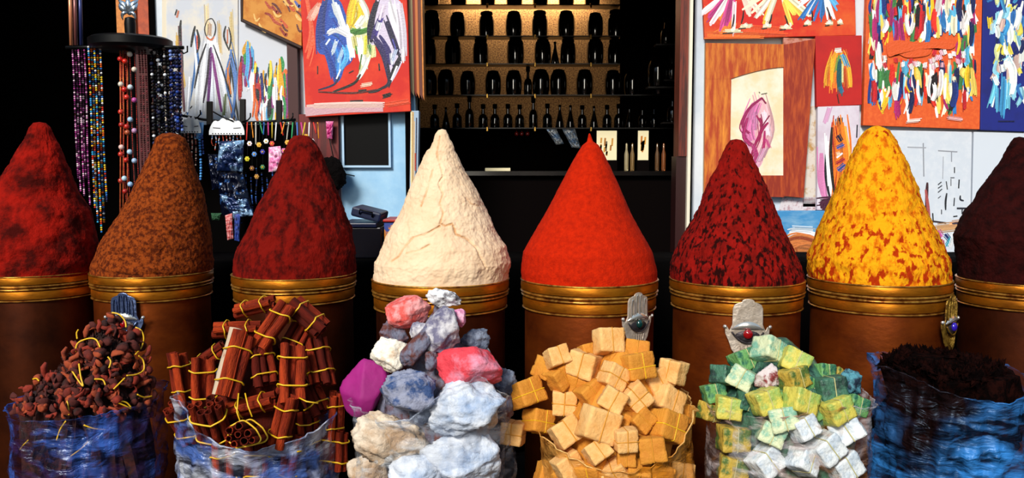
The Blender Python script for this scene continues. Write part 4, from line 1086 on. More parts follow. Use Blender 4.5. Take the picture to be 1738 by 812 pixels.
def blob(mb, pts, Y, col):
    mb.col(col); P3 = smoothp([P(x, y, Y) for x, y in pts]+[P(*pts[0], Y)], 4)[:-1]
    c = Vector((sum(p.x for p in P3)/len(P3), Y, sum(p.z for p in P3)/len(P3))); n = len(P3)
    mb.add([(p.x, Y, p.z) for p in P3]+[c], [(i, (i+1) % n, n) for i in range(n)])
def fan(x, y, n, a0, a1, L, w_, cols, seed, curve=0):
    rg = random.Random(seed); o = []
    for i in range(n):
        a = math.radians(a0+(a1-a0)*i/max(1, n-1)+rg.uniform(-5, 5)); l = L*rg.uniform(.7, 1.1); s0 = rg.uniform(.05, .4)
        o.append((rg.choice(cols), w_*rg.uniform(.6, 1.2), [(x+math.cos(a)*l*s0, y-math.sin(a)*l*s0), (x+math.cos(a+curve*.5)*l*(s0+1)/2, y-math.sin(a+curve*.5)*l*(s0+1)/2), (x+math.cos(a+curve)*l, y-math.sin(a+curve)*l)]))
    return o
# 1 white canvas with slender robed figures
W1 = mat('grey_white_ground', 'c2c6d0', .8, c2='d8d2c8', scale=6)
st = []
def fig(st, x, top, bot, w_, cols, seed):
    rg = random.Random(seed)
    for i in range(7): st.append((rg.choice(cols), rg.uniform(2, 4.5), [(x+rg.uniform(-2, 2), top+14), (x+rg.uniform(-.5, .5)*w_, (top+bot)/2), (x+rg.uniform(-1, 1)*w_, bot)]))
st += [('caa24a', 6, [(300, 60), (306, 110), (312, 150)]), ('d0b070', 5, [(372, 40), (374, 90)]), ('d8c090', 6, [(350, 10), (352, 60)]), ('d2b878', 5, [(392, 20), (396, 100)])]
fig(st, 305, 30, 190, 10, ['c89a2a', '20242c', 'e8e4e0', '806030', '5a3040'], 3)
fig(st, 331, 40, 195, 16, ['1a2030', '2c62a0', 'e8ecf2', 'b8d0e8', '6a2c30', '101010'], 4)
fig(st, 392, 70, 205, 18, ['1a2030', '486ea8', 'dfe4ee', 'c87a20', '202020'], 5)
st += [('e2e4ec', 12, [(352, 70), (345, 120), (340, 190)]), ('e2e4ec', 12, [(362, 70), (372, 130), (384, 190)]), ('d4d8e4', 12, [(357, 80), (358, 130), (360, 195)]),
       ('5c1f6a', 4, [(358, 80), (356, 130), (352, 190)]), ('161420', 2.6, [(350, 74), (338, 110), (330, 150)]), ('161420', 2.2, [(362, 76), (378, 120), (392, 165)]), ('7a2a78', 4, [(360, 90), (368, 140), (376, 190)]),
       ('2a1c30', 3, [(356, 82), (352, 130), (345, 175)]), ('181418', 1.6, [(352, 34), (347, 50), (353, 66), (362, 64), (366, 46), (360, 32), (352, 34)]), ('a88a70', 5, [(356, 40), (355, 60)]),
       ('c8663a', 2, [(350, 62), (358, 68), (364, 62)]), ('141414', 2.4, [(383, 44), (380, 62), (388, 84)]), ('141414', 2, [(388, 46), (392, 66), (388, 86)]), ('b8684a', 3, [(386, 50), (386, 74)]),
       ('141414', 3, [(331, 44), (327, 62), (324, 80)]), ('141414', 3, [(334, 50), (338, 70), (334, 90)]), ('cc4a30', 3, [(334, 60), (335, 84)]), ('141414', 3, [(300, 16), (297, 26)]), ('b8684a', 4, [(303, 18), (300, 30)]),
       ('141414', 3, [(307, 34), (305, 55), (307, 70)]), ('141414', 2, [(326, 180), (312, 196)]), ('5a6a30', 5, [(383, 160), (380, 196)]), ('dfe2ea', 6, [(322, 130), (318, 190)]), ('1c1c24', 2, [(394, 90), (402, 120)]), ('d07020', 3, [(386, 115), (392, 160)])]
painting([(282, -30), (404, -30), (404, 216), (282, 216)], W1, 'pale canvas with slender robed figures behind the hanging jewellery', st)
o = MB().slab([(275, -30), (283, -30), (283, 216), (275, 216)], WY-.03, WY-.003).build('wood_strip', mat('cream_batten', 'd8cdb8', .7), loc=P(279, 216, WY-.03)); tag(o, 'narrow cream batten left of the pale figure canvas', 'batten')
# 2 crowd canvas
st = []; rg = random.Random(12)
CC = ['d8a018', '1c2a6a', 'b02020', 'e8e8ec', '101018', '2c8a4a', '7a2a70', '4a9ad0', 'd86020', 'f0d040']
for i in range(150):
    x = rg.uniform(408, 490); tp_ = np.interp(x, [405, 418, 428, 440, 452, 465, 478, 492], [75, 68, 75, 120, 118, 88, 95, 120]); y0 = tp_+rg.uniform(0, 70)
    if x < 425 and y0 > 125: continue
    L_ = rg.uniform(20, 60); st.append((rg.choice(CC), rg.uniform(2, 5), [(x, y0), (x+rg.uniform(-3, 3), y0+L_*.5), (x+rg.uniform(-3, 3), min(206, y0+L_))]))
painting([(405, -30), (494, -30), (494, 208), (405, 208)], mat('cool_white_ground', 'c8ccd6', .8), 'white canvas with a crowd of vertical coloured strokes above the hook rail', st)
# 3 ochre canvas hung askew
st = []; rg = random.Random(5)
for i in range(34):
    x = rg.uniform(425, 505); y = rg.uniform(-20, 50) ; 
    if y > np.interp(x, [410, 500], [28, 66]): continue
    st.append((rg.choice(['8c2408', 'a83a10', '5a1a10', 'e0b060', '4a5aa0', 'd07830', 'c04818']), rg.uniform(2, 4), [(x, y), (x+rg.uniform(4, 10), y+rg.uniform(2, 14)), (x+rg.uniform(8, 18), y+rg.uniform(4, 18))]))
t = painting([(411, -30), (512, -30), (512, 80), (411, 34)], mat('ochre_ground', 'cc8a3a', .75, c2='b86a20', scale=12), 'ochre canvas with dark red swirls hung askew at the top', None, Y=WY-.075, th=.035)
mb = MB()
for k, s_ in enumerate(st): ribbon(mb, s_[2], s_[1], WY-.0757-.00003*k, s_[0])
mb.build('brushwork', M_paint, t, cols=True)
MB().tube([P(411, -30, WY-.07), P(411, 34, WY-.07), P(512, 81, WY-.07)], .012, 6).build('lower_edge', mat('dark_brown_edge', '2c1008', .7), t)
# 4 red canvas with three swirling robes
st = [('e85830', 8, [(521, 0), (530, 60), (522, 100)]), ('e8907a', 12, [(545, 6), (532, 22), (526, 34)]), ('f0b0a0', 6, [(540, 12), (530, 30)]), ('e87830', 10, [(600, 0), (602, 40)])]
blue = [('14348c', 16, [(552, 2), (545, 40), (545, 84)]), ('1a4aa8', 14, [(548, 70), (560, 96), (568, 132)]), ('2a78c8', 12, [(566, 60), (576, 96), (572, 128)]), ('1c50b0', 12, [(556, 60), (574, 72), (584, 90)]),
        ('dfe6ee', 12, [(568, 4), (576, 30), (584, 52)]), ('e6eaf0', 9, [(590, 40), (594, 72), (598, 98)]), ('e4e4ea', 10, [(556, 56), (570, 50), (590, 60)]), ('2060b8', 7, [(560, 22), (570, 40), (566, 48)]), ('14389a', 6, [(564, 30), (574, 46)]),
        ('d8e4f0', 5, [(560, 66), (553, 76)]), ('d8e8f4', 6, [(571, 70), (564, 92)]), ('b8d8f0', 6, [(582, 84), (574, 106)]), ('7ab4e0', 5, [(578, 96), (576, 124)]), ('4aa0dc', 7, [(584, 80), (588, 100), (580, 118)]), ('14348c', 6, [(552, 84), (566, 116), (568, 140)]), ('f0f0f4', 4, [(578, 118), (571, 134)]), ('101c40', 3, [(576, 130), (566, 144), (540, 153)])]
yel = [('e8c020', 14, [(602, 0), (596, 22), (594, 44)]), ('dcb818', 12, [(610, 4), (612, 24), (600, 46)]), ('f0f0e0', 10, [(618, 28), (606, 46), (614, 44)]), ('f0ecd8', 8, [(612, 0), (622, 20), (624, 34)]), ('3c7a20', 8, [(594, 52), (610, 54), (624, 50)]), ('2c6a1c', 7, [(600, 58), (612, 50)]),
       ('e8e8e0', 12, [(612, 66), (614, 90), (618, 112)]), ('c8c060', 8, [(600, 62), (604, 82)]), ('d8d020', 6, [(622, 60), (620, 92)]), ('2c7a30', 6, [(626, 76), (632, 94)]), ('4a8a30', 5, [(604, 78), (606, 92)]), ('f0e8a0', 6, [(634, 78), (632, 98)]), ('e8f0e8', 6, [(626, 98), (616, 120), (608, 132)]), ('406a28', 4, [(614, 92), (610, 118)]), ('101008', 4, [(612, 126), (600, 142), (565, 156)])]
pur = [('120c2c', 10, [(640, 2), (630, 40), (630, 72)]), ('3a2880', 8, [(650, 22), (640, 46), (634, 66)]), ('e4e0ea', 12, [(662, 4), (668, 30), (680, 60)]), ('d8d0e0', 14, [(676, 6), (682, 50), (684, 96)]), ('d8c8dc', 9, [(650, 10), (644, 34)]), ('1c1440', 8, [(656, 36), (666, 64), (678, 96)]), ('2a2060', 8, [(644, 60), (656, 80), (662, 110)]), ('e8e8f0', 8, [(644, 38), (640, 52)]), ('dfe2f0', 6, [(664, 92), (666, 110)]),
       ('241850', 8, [(634, 62), (650, 90), (660, 130)]), ('b8c8e8', 6, [(672, 84), (666, 104)]), ('101020', 6, [(680, 98), (668, 120), (660, 142)]), ('f0f4f8', 5, [(674, 112), (664, 136)]), ('e8e8ee', 6, [(684, 80), (685, 104)]), ('181430', 5, [(658, 108), (660, 140), (648, 150)]), ('4a48a0', 4, [(666, 66), (672, 84)]), ('0c0c14', 4, [(654, 146), (640, 154), (625, 157)])]
st += [('1c4aa8', 'poly', [(552, 0), (540, 30), (537, 70), (541, 90), (556, 96), (563, 120), (567, 140), (578, 134), (585, 115), (597, 104), (602, 80), (595, 50), (585, 20), (575, 0)]),
       ('d4d4a0', 'poly', [(600, 0), (592, 30), (594, 50), (600, 80), (612, 100), (608, 132), (622, 118), (630, 98), (638, 96), (636, 78), (624, 60), (628, 40), (622, 12), (615, 0)]),
       ('d0c4dc', 'poly', [(640, 0), (628, 40), (628, 74), (646, 78), (655, 110), (660, 142), (672, 128), (684, 100), (686, 70), (682, 20), (676, 0)])]
st += blue+yel+pur+[('e8b8a0', 6, [(614, 145), (632, 142)]), ('0c0c0c', 5, [(608, 154), (622, 153)]), ('0c0c0c', 5, [(594, 172), (616, 171)]), ('0c0c0c', 6, [(650, 164), (664, 160)]), ('501008', 3, [(540, 156), (600, 158), (640, 152)]), ('300808', 3, [(539, 112), (539, 126)]), ('200808', 4, [(643, 108), (644, 120)]), ('101010', 3, [(592, 124), (600, 120)]),
       ('c89aa4', 14, [(518, 190), (580, 184), (650, 182)], False), ('d8b0a8', 8, [(520, 180), (590, 178), (640, 178)]), ('e04820', 8, [(655, 178), (694, 172)])]
painting([(509, -30), (690, -30), (697, 189), (519, 199)], mat('vermilion_ground', 'c81e10', .7, c2='d83818', scale=5), 'red canvas with three swirling blue, yellow and purple robes', st, Y=WY-.10, th=.04, wk=.8)
# stack seen edge-on at the left jamb of the niche
t = thing('deep_frame', P(704, 165, WY-.1), 'deep cream and orange frame seen edge-on beside the red canvas', 'frame')
for x0, x1, m_ in ((691, 700, mat('cream_frame', 'd8c090', .6)), (700, 704, mat('red_brown_frame', '8c2a0c', .6)), (704, 709, mat('orange_frame', 'b8601a', .5)), (709, 714, mat('brown_frame', '5c1c08', .5)), (714, 717, M_orange2)):
    MB().slab([(x0-1, -30), (x1-1, -30), (x1+3, 158+(x1-691)*.5), (x0+3, 150+(x0-691)*.5)], WY-.02-.003*(717-x0)/4, WY+.1).build('frame_strip', m_, t)
painting([(697, 188), (711, 188), (709, 330), (695, 330)], mat('grey_blue_ground', '9ab0c8', .7), 'narrow striped canvas seen edge-on beside the white cone', [('c8a060', 5, [(701, 190), (700, 320)]), ('28304a', 3, [(707, 200), (706, 300)]), ('a03020', 3, [(705, 260), (705, 290)]), ('e0d0a0', 3, [(698, 190), (698, 320)])], Y=WY-.09, th=.08)
# --- right wall
st = [('e87828', 16, [(1205, 10), (1240, 40), (1220, 55)]), ('d84818', 14, [(1260, 50), (1330, 54)]), ('e06820', 10, [(1200, 60), (1290, 62)])]
st += fan(1248, -22, 9, 215, 265, 75, 6, ['f0e8e8', 'd84890', 'f0d8e0', 'c03080'], 2)+fan(1258, -20, 3, 290, 310, 55, 7, ['f4ece0', 'f0d0c0'], 3)
st += fan(1322, -22, 7, 210, 250, 80, 5, ['f4e8c8', 'f0b830', 'f0e0d0'], 4)+fan(1322, -20, 6, 285, 320, 66, 6, ['e8a820', 'f4e8c8', 'f0c850'], 6)
st += fan(1400, -22, 9, 215, 262, 62, 5, ['f0f4f8', 'b8d8f0', '2a70b8'], 7)+fan(1398, -20, 4, 280, 312, 50, 5, ['f0f4f8', '5aa8e0'], 8)
for x0, y0, x1, y1 in ((1246, 24, 1242, 48), (1262, 18, 1258, 40), (1310, 24, 1304, 44), (1332, 26, 1337, 44), (1378, 18, 1378, 38), (1403, 12, 1411, 38)): st.append(('1a0a08', 2, [(x0, y0), ((x0+x1)/2+1, (y0+y1)/2), (x1, y1)]))
for x, y, w_ in ((1244, 52, 22), (1266, 44, 16), (1302, 44, 12), (1334, 46, 14), (1371, 39, 10), (1408, 39, 10), (1426, 38, 7)):
    st += [('f0e8c0', 5, [(x-w_*.6, y+1), (x+w_*.6, y)]), ('f4f0e0', 5, [(x-2, y-4), (x+2, y)]), ('1a0808', 2.5, [(x-w_*.8, y+5), (x, y+4)])]
painting([(1192, -30), (1451, -30), (1453, 60), (1196, 66)], mat('scarlet_ground', 'cc1c10', .7, c2='d8581c', scale=3, lo=.42, hi=.6), 'wide scarlet canvas with three pairs of dancing feet', st, Y=WY-.06, th=.035)
# framed painting: orange-brown surround, arched white panel, crouching violet figure
FM = mat('orange_brown_surround', 'a83808', .65, c2='e08a28', scale=5, stretch=(6, 1, .9), lo=.42, hi=.7)
FM2 = mat('dark_rust_surround', '8c2408', .65, c2='b84c14', scale=9, stretch=(6, 1, .8), lo=.45, hi=.66)
t = thing('framed_painting', P(1280, 333, WY-.05), 'framed painting of a crouching violet figure in an arched white panel', 'painting', 'paintings hung along the back wall')
Yp = WY-.055
MB().slab([(1198, 73), (1368, 76), (1362, 336), (1195, 330)], Yp+.012, WY-.003).build('backing', M_canvas_side, t)
MB().slab([(1198, 73), (1242, 74), (1238, 331), (1195, 330)], Yp, Yp+.02).build('frame_side', FM, t)
MB().slab([(1330, 76), (1384, 66), (1364, 336), (1330, 333)], Yp-.002, Yp+.02).build('frame_side', FM2, t)
q = [(1198, 73), (1330, 75)]+[(1330-i*9, 114+(i/10)**1.6*20) for i in range(0, 11)]+[(1198, 134)]
pp = [P(x, y, Yp-.001) for x, y in q]; MB().poly([(v.x, v.z) for v in pp], Yp-.001, Yp+.02).build('arched_head', FM, t)
MB().slab([(1238, 298), (1331, 298), (1331, 335), (1238, 333)], Yp-.0005, Yp+.02).build('frame_sill', FM2, t)
MB().slab([(1238, 110), (1331, 110), (1331, 299), (1238, 299)], Yp+.006, Yp+.011).build('panel', mat('warm_white_panel', 'ece0cc', .8, c2='e8d0a8', scale=5), t)
mb = MB(); blob(mb, [(1293, 164), (1275, 180), (1260, 212), (1262, 235), (1272, 262), (1282, 284), (1292, 280), (1300, 255), (1308, 235), (1307, 205), (1302, 180)], Yp+.0055, 'dcA0bc')
for c_, w_, pts in [('e8b0b8', 34, [(1290, 172), (1300, 220), (1284, 268)]), ('c46a9c', 26, [(1282, 176), (1268, 215), (1272, 240)]), ('ecd0dc', 18, [(1296, 190), (1302, 230)]), ('8c1450', 6, [(1293, 166), (1270, 186), (1260, 212), (1272, 226)]), ('a02060', 6, [(1268, 200), (1262, 230), (1276, 246)]),
                    ('7c0c40', 5, [(1293, 166), (1300, 176)]), ('c878a8', 12, [(1280, 190), (1282, 220)]), ('8c0c48', 6, [(1290, 200), (1292, 220), (1280, 250), (1272, 276)]), ('980c50', 5, [(1304, 208), (1294, 220), (1286, 240)]), ('980c50', 5, [(1284, 196), (1292, 210)]), ('a81c60', 5, [(1298, 222), (1296, 250), (1290, 262)]),
                    ('7c0840', 4, [(1306, 196), (1294, 214)]), ('b03070', 7, [(1278, 246), (1284, 266), (1276, 282)]), ('c04080', 6, [(1300, 236), (1306, 250)]), ('d8a0c0', 10, [(1298, 252), (1288, 274)]), ('405030', 2, [(1292, 160), (1302, 158)]), ('303030', 2, [(1288, 156), (1290, 158)])]:
    ribbon(mb, pts, w_*.72, Yp+.0053-len(mb.v)*.000003, c_)
mb.build('brushwork', M_paint, t, cols=True)
MB().slab([(1330, 64), (1384, 66), (1383, 77), (1330, 76)], Yp-.001, Yp+.02).build('pale_top_edge', mat('dusty_pink_paint', 'c08070', .8, c2='a05030', scale=30), t)
# pale torn paper below it
painting([(1364, 180), (1388, 180), (1388, 352), (1362, 352)], mat('stained_paper', 'ccc4bc', .9, c2='b08850', scale=10, lo=.5, hi=.6), 'stained pale paper strip between the framed painting and the narrow canvas', None, Y=WY-.012, th=.008, nm='paper_strip')
painting([(1328, 334), (1388, 334), (1388, 358), (1322, 358)], mat('pinkish_paper', 'd0c8cc', .9, c2='b09098', scale=40, lo=.5, hi=.6), 'pinkish mottled paper strip under the framed painting', None, Y=WY-.012, th=.008, nm='paper_strip')
# small red canvas
st = [('e87018', 26, [(1424, 90), (1420, 120), (1418, 150)]), ('e8a020', 16, [(1420, 92), (1410, 120), (1406, 146)]), ('e8a828', 8, [(1430, 94), (1440, 120), (1444, 148)]), ('4a8a40', 5, [(1424, 94), (1420, 120)]), ('2a98c8', 6, [(1430, 92), (1438, 112)]), ('c84818', 5, [(1434, 112), (1438, 150)]), ('1c5a60', 6, [(1426, 100), (1424, 128), (1426, 156)]), ('f0e8e0', 6, [(1417, 86), (1428, 85)]), ('e0b020', 5, [(1414, 100), (1412, 140)]), ('1c6a90', 5, [(1426, 148), (1430, 158)]), ('501008', 3, [(1421, 160), (1424, 176)]), ('d8d090', 4, [(1430, 108), (1430, 140)])]
painting([(1384, 61), (1463, 60), (1463, 178), (1386, 182)], mat('deep_red_ground', 'b81410', .7, c2='a81010', scale=5), 'small deep red canvas with one bright cloaked figure', st, Y=WY-.06, th=.035)
st = [('c890b8', 6, [(1408, 184), (1400, 210)]), ('c878a8', 10, [(1394, 260), (1396, 320), (1404, 340)]), ('14101c', 4, [(1402, 262), (1402, 300), (1408, 334)]), ('f0f0f4', 10, [(1406, 240), (1410, 290), (1412, 330)]), ('101010', 10, [(1424, 200), (1424, 212)]), ('e07010', 26, [(1424, 212), (1430, 270), (1424, 330)]), ('a82010', 10, [(1418, 214), (1414, 270), (1420, 330)]), ('1c1410', 4, [(1412, 216), (1410, 270), (1416, 330)]),
      ('141030', 7, [(1422, 230), (1428, 240)]), ('2850a0', 6, [(1420, 252), (1432, 246)]), ('e8e8f0', 4, [(1420, 268), (1430, 260)]), ('2850a0', 7, [(1422, 290), (1434, 280)]), ('a01828', 5, [(1420, 278), (1434, 270)]), ('182870', 6, [(1424, 318), (1434, 306)]), ('f0b040', 3, [(1434, 214), (1442, 260), (1440, 290)]), ('e8c8a8', 5, [(1420, 262), (1426, 260)]), ('181828', 3, [(1455, 212), (1454, 234)]), ('40102c', 20, [(1392, 348), (1420, 346), (1440, 350)])]
painting([(1388, 181), (1459, 179), (1459, 356), (1387, 357)], mat('lilac_white_ground', 'd4ccd8', .8, c2='c8b8c8', scale=5), 'narrow canvas of a hooded orange striped figure left of the yellow cone', st, Y=WY-.06, th=.035)
# orange crowd
st = []; rg = random.Random(33)
CR = ['f4f0ec', 'f4f0ec', 'f0e8e8', '18307c', '101c50', 'c01820', 'e8b820', 'a01c60', '2a7ac0', '58b0d8', '1c1418', 'd82818', 'f0d060', '3a7a40', 'e8e0c0']
for i in range(330):
    x = rg.uniform(1478, 1655); g = rg.random()
    y0 = rg.uniform(-20, 36) if g < .45 else rg.uniform(100, 160) if g < .9 else rg.uniform(-10, 150)
    if 1500 < x < 1625 and g >= .9: continue
    if (x < 1500 or x > 1625) and rg.random() < .6: y0 = rg.uniform(-10, 150)
    L_ = rg.uniform(18, 48); y1 = min(y0+L_, 72 if (g < .45 and 1500 < x < 1625) else 205)
    if y1-y0 < 8: continue
    st.append((rg.choice(CR), rg.uniform(3, 7.5), [(x, y0), (x+rg.uniform(-3, 3), (y0+y1)/2), (x+rg.uniform(-5, 5), y1)]))
for i in range(40):
    x = rg.uniform(1500, 1640); y = rg.choice([rg.uniform(84, 112), rg.uniform(92, 110)]); 
    if 1520 < x < 1575 and y < 98: continue
    st.append((rg.choice(['f0e8e4', 'e8b0c0', 'c82030', 'f4f4f4']), 5, [(x, y), (x+rg.uniform(-4, 4), y+8)]))
st += [('d85620', 'poly', [(1504, 74), (1524, 68), (1560, 72), (1600, 70), (1622, 76), (1612, 84), (1586, 82), (1578, 92), (1566, 96), (1540, 98), (1524, 92), (1508, 96)]), ('f0d8d0', 5, [(1540, 206), (1562, 204)]), ('e8b0b0', 5, [(1610, 200), (1634, 203)])]
painting([(1472, -30), (1668, -30), (1663, 220), (1465, 213)], mat('orange_ground', 'd4521a', .7, c2='dc6024', scale=40), 'large orange canvas crowded with brightly robed people', st, Y=WY-.05, th=.04)
st = []; rg = random.Random(8)
for i in range(90):
    x = rg.uniform(1690, 1738) if rg.random() < .7 else rg.uniform(1682, 1745); y = rg.uniform(-20, 150)
    st.append((rg.choice(['e8f0ec', '8ac8e0', 'd8e0a0', 'f0f4f0', '3a90c8', 'c8a8a0', '102058', 'e0d050', '2a6ab0']), rg.uniform(3, 7), [(x, y), (x+rg.uniform(-6, 4), y+rg.uniform(8, 16)), (x+rg.uniform(-9, 6), y+rg.uniform(18, 34))]))
st += [('6ac0e0', 5, [(1694, 124), (1688, 150), (1680, 176)]), ('58b0dc', 5, [(1692, 150), (1692, 190)]), ('3a90c8', 7, [(1704, 130), (1703, 160), (1700, 196)]), ('6ac0e0', 6, [(1712, 140), (1710, 184)]), ('e8f0f0', 6, [(1688, 130), (1694, 145)]), ('e8c820', 7, [(1680, 30), (1682, 50)]), ('a8d0e8', 7, [(1686, 40), (1684, 58)]), ('f0f0f0', 8, [(1700, 110), (1702, 122)]), ('f0f4f4', 8, [(1710, 104), (1722, 130), (1718, 160)]), ('0a1040', 3, [(1694, 206), (1722, 206)])]
painting([(1669, -30), (1800, -30), (1800, 226), (1664, 221)], mat('ultramarine_ground', '0c1c78', .7, c2='0a1666', scale=5), 'deep blue canvas with pale robed figures at the right edge', st, Y=WY-.05, th=.04)
# white canvases beneath
st = [('8a8e98', 1.5, [(1567, 243), (1568, 300)], False), ('9a9ea8', 1.5, [(1540, 250), (1572, 251)], False), ('8a8e98', 1.5, [(1592, 256), (1625, 258)], False), ('9094a0', 1.5, [(1601, 266), (1600, 304)]), ('7c808c', 2, [(1615, 258), (1615, 275)]), ('20242c', 2.5, [(1620, 284), (1620, 294)]), ('30343c', 2, [(1613, 302), (1620, 302)]),
      ('50545c', 2, [(1614, 304), (1614, 316)]), ('181c24', 3, [(1628, 305), (1627, 320)]), ('30343c', 2.4, [(1606, 308), (1608, 322)]), ('282c34', 2.4, [(1592, 314), (1598, 309)]), ('282c34', 2.4, [(1592, 320), (1599, 315)]), ('383c44', 2.4, [(1592, 327), (1599, 321)]), ('484c54', 2, [(1592, 337), (1597, 333)]),
      ('181c24', 2.6, [(1607, 328), (1605, 342), (1605, 357)]), ('202430', 2.6, [(1620, 336), (1619, 350)]), ('202430', 2.4, [(1630, 332), (1630, 339), (1636, 341)]), ('202430', 2.4, [(1624, 354), (1640, 354)], False), ('202430', 3, [(1633, 354), (1633, 364)]), ('181c24', 3, [(1618, 368), (1625, 367)]), ('303440', 2.2, [(1598, 356), (1598, 364)]),
      ('3a1820', 4, [(1574, 310), (1573, 330), (1572, 370)]), ('a04a48', 4, [(1571, 322), (1575, 350), (1578, 380)]), ('181818', 3, [(1583, 362), (1584, 378)]), ('281820', 4, [(1584, 376), (1606, 379)]), ('c89868', 14, [(1590, 388), (1625, 384)]), ('b84c90', 8, [(1592, 392), (1598, 402)]), ('e0a070', 8, [(1612, 380), (1640, 376)]), ('3a3040', 3, [(1616, 380), (1628, 380), (1629, 392)]),
      ('d8e8f0', 8, [(1586, 400), (1592, 412)]), ('1c2c70', 7, [(1604, 398), (1614, 410)]), ('2a9ab0', 5, [(1614, 404), (1606, 418)]), ('c01c28', 6, [(1598, 406), (1600, 424)]), ('2a50a0', 6, [(1592, 410), (1594, 425)]), ('101018', 6, [(1583, 388), (1590, 402)]), ('801c50', 6, [(1600, 418), (1604, 430)]), ('dfe0e4', 6, [(1620, 398), (1612, 420)])]
painting([(1500, 221), (1650, 224), (1646, 440), (1500, 440)], mat('bluish_white_ground', 'c4ccd8', .8, c2='ccd2dc', scale=20), 'white canvas with sparse ink town sketch right of the yellow cone', st, Y=WY-.03, th=.025)
painting([(1653, 224), (1800, 226), (1800, 440), (1648, 440)], mat('blank_white_ground', 'c8d0dc', .8), 'blank white canvas behind the darkest spice cone', None, Y=WY-.035, th=.025)
# desert and sky canvas
SKY = mat('painted_sky', '3a88c0', .7, c2='8ab4d0', scale=5, stretch=(1, 1, 3), lo=.45, hi=.75)
st = [('d8d8dc', 14, [(1340, 398), (1356, 396), (1384, 402)]), ('b8c8d8', 8, [(1345, 388), (1380, 390)]), ('b86a34', 30, [(1330, 424), (1360, 412), (1400, 424)]), ('8c3c18', 4, [(1328, 412), (1352, 404), (1376, 408), (1394, 418)]), ('c87838', 20, [(1330, 436), (1400, 436)]), ('9c4c20', 4, [(1350, 420), (1356, 436)])]
painting([(1306, 358), (1400, 358), (1400, 446), (1306, 446)], SKY, 'small canvas of blue sky over a brown dune behind the cones', st, Y=WY-.12, th=.03)
# ------------------------------------------------------------------ necklace stand on the left
SY = 4.55
t = thing('necklace_stand', (P(232, 400, SY).x, SY, .8), 'black ring-topped necklace stand with silver flower finial', 'display stand')
t.location = (P(222, 400, SY).x, SY, 0); ORG[t.name] = Vector(t.location)
M_bm = mat('black_metal', '050506', .45, 0, spec=.2)
cx_ = P(222, 75, SY).x; zr = P(222, 80, SY).z
MB().lathe([(.022, 0), (.022, P(0, 34, SY).z)], (cx_, SY, 0), 20).build('pole', M_bm, t, smooth='auto')
MB().lathe([(.2, 0), (.2, .02), (.05, .035), (.03, .06)], (cx_, SY, 0), 48).build('foot', M_bm, t, smooth='auto')
MB().lathe([(.03, zr-.02), (S(60, SY), zr-.015), (S(66, SY), zr), (S(66, SY), zr+.035), (S(60, SY), zr+.045), (.03, zr+.045)], (cx_, SY, 0), 64).build('ring_plate', M_bm, t, smooth='auto')
MB().lathe([(.026, P(0, 60, SY).z), (.028, P(0, 40, SY).z), (.024, P(0, 31, SY).z), (.01, P(0, 29, SY).z)], (cx_, SY, 0), 20).build('collar', M_bm, t, smooth='auto')
fin = MB(); fz = P(222, 26, SY).z; k = S(1, SY)
fin.ball((cx_, SY, fz+4*k), 4*k, 12, 8)
def petal(mb, a, L_, w_, curl=0):
    pts = []; rr = []
    for i in range(9):
        f = i/8; an = math.radians(a)+curl*f*f; pts.append((cx_+math.cos(an)*L_*f*k*(1 if not curl else 1), SY-.01-.01*math.sin(PI*f), fz+4*k+math.sin(an)*L_*f*k)); rr.append(max(.15, math.sin(PI*(.08+.88*f))**.8)*w_*k)
    mb.tube(pts, rr, 8, flat=.45)
for a, L_, w_, c_ in ((90, 25, 5, 0), (118, 26, 5, .2), (62, 26, 5, -.2), (148, 22, 5.5, -.3), (32, 22, 5.5, .3), (180, 16, 3.2, .9), (0, 16, 3.2, -.9)): petal(fin, a, L_, w_, c_)
fin.build('flower_finial', mat('polished_silver', 'c8d8e8', .2, .9), t, smooth=True)

M_beads = mat('glass_beads', 'ffffff', .5, attr='col', spec=.3)
M_cord = mat('thin_cord', '5c1812', .8)
def strand(px, y0, y1, Y, br, cols, label, seed, sway=2, step=1.9, cord=None, grp='bead strands hanging from the black stand', big=None, double=0, vary=0):
    rg = random.Random(seed); top = P(px, y0, Y); L_ = S(y1-y0, Y)
    t = thing('bead_necklace', (top.x, Y, top.z), label, 'necklace', grp)
    pts = []; ph = rg.uniform(0, 6)
    for i in range(25):
        f = i/24; pts.append(Vector((top.x+S(sway, Y)*math.sin(ph+f*4)*f, Y+.004*math.sin(f*7), top.z-L_*f)))
    MB().tube(pts, .0012, 5).build('cord', cord or M_cord, t)
    mb = MB(); n = int(L_/(br*step)); 
    for i in range(n):
        f = (i+.5)/n; q = pts[int(f*23.99)].lerp(pts[int(f*23.99)+1], f*24-int(f*24)) if f < 1 else pts[-1]
        mb.col(rg.choice(cols)); b_ = br*(1+rg.uniform(-vary, vary)); mb.ball(q, b_, 7, 5, (1, 1, .9))
    o = mb.build('beads', M_beads, t, smooth=True, cols=True); o['kind'] = 'stuff' if n > 100 else ''
    if n <= 100: del o['kind']
    if big:
        for (y, r_, c_, dx) in big:
            q = P(px+dx, y, Y-.008); MB().ball(q, r_, 14, 10).build('large_bead', mat('bead_'+c_, c_, .3, coat=.3), t, smooth=True)
    return t
for i, (x, y1) in enumerate(((123, 300), (128, 322), (133, 330), (138, 300), (143, 345))):
    strand(x, 84, y1, 4.5+.02*(i % 2), .0052, ['a83888', '6a1858', 'd890c0', '2a0820', '481040', 'e8c8d8'], '%s pink and purple bead strand from the far left' % ORD[i], i, 1)
for i, (x, y1) in enumerate(((150, 350), (155, 375), (160, 392), (165, 375), (170, 340))):
    strand(x, 78, y1, 4.48+.02*(i % 2), .0056, ['e8b020', '2a70c0', 'f0f0f0', 'c02818', '101020', 'e0d040', '30a0d0', 'd86018', '1c2c60'], '%s multicoloured bead strand from left in the bright clump' % ORD[i], 20+i, 1)
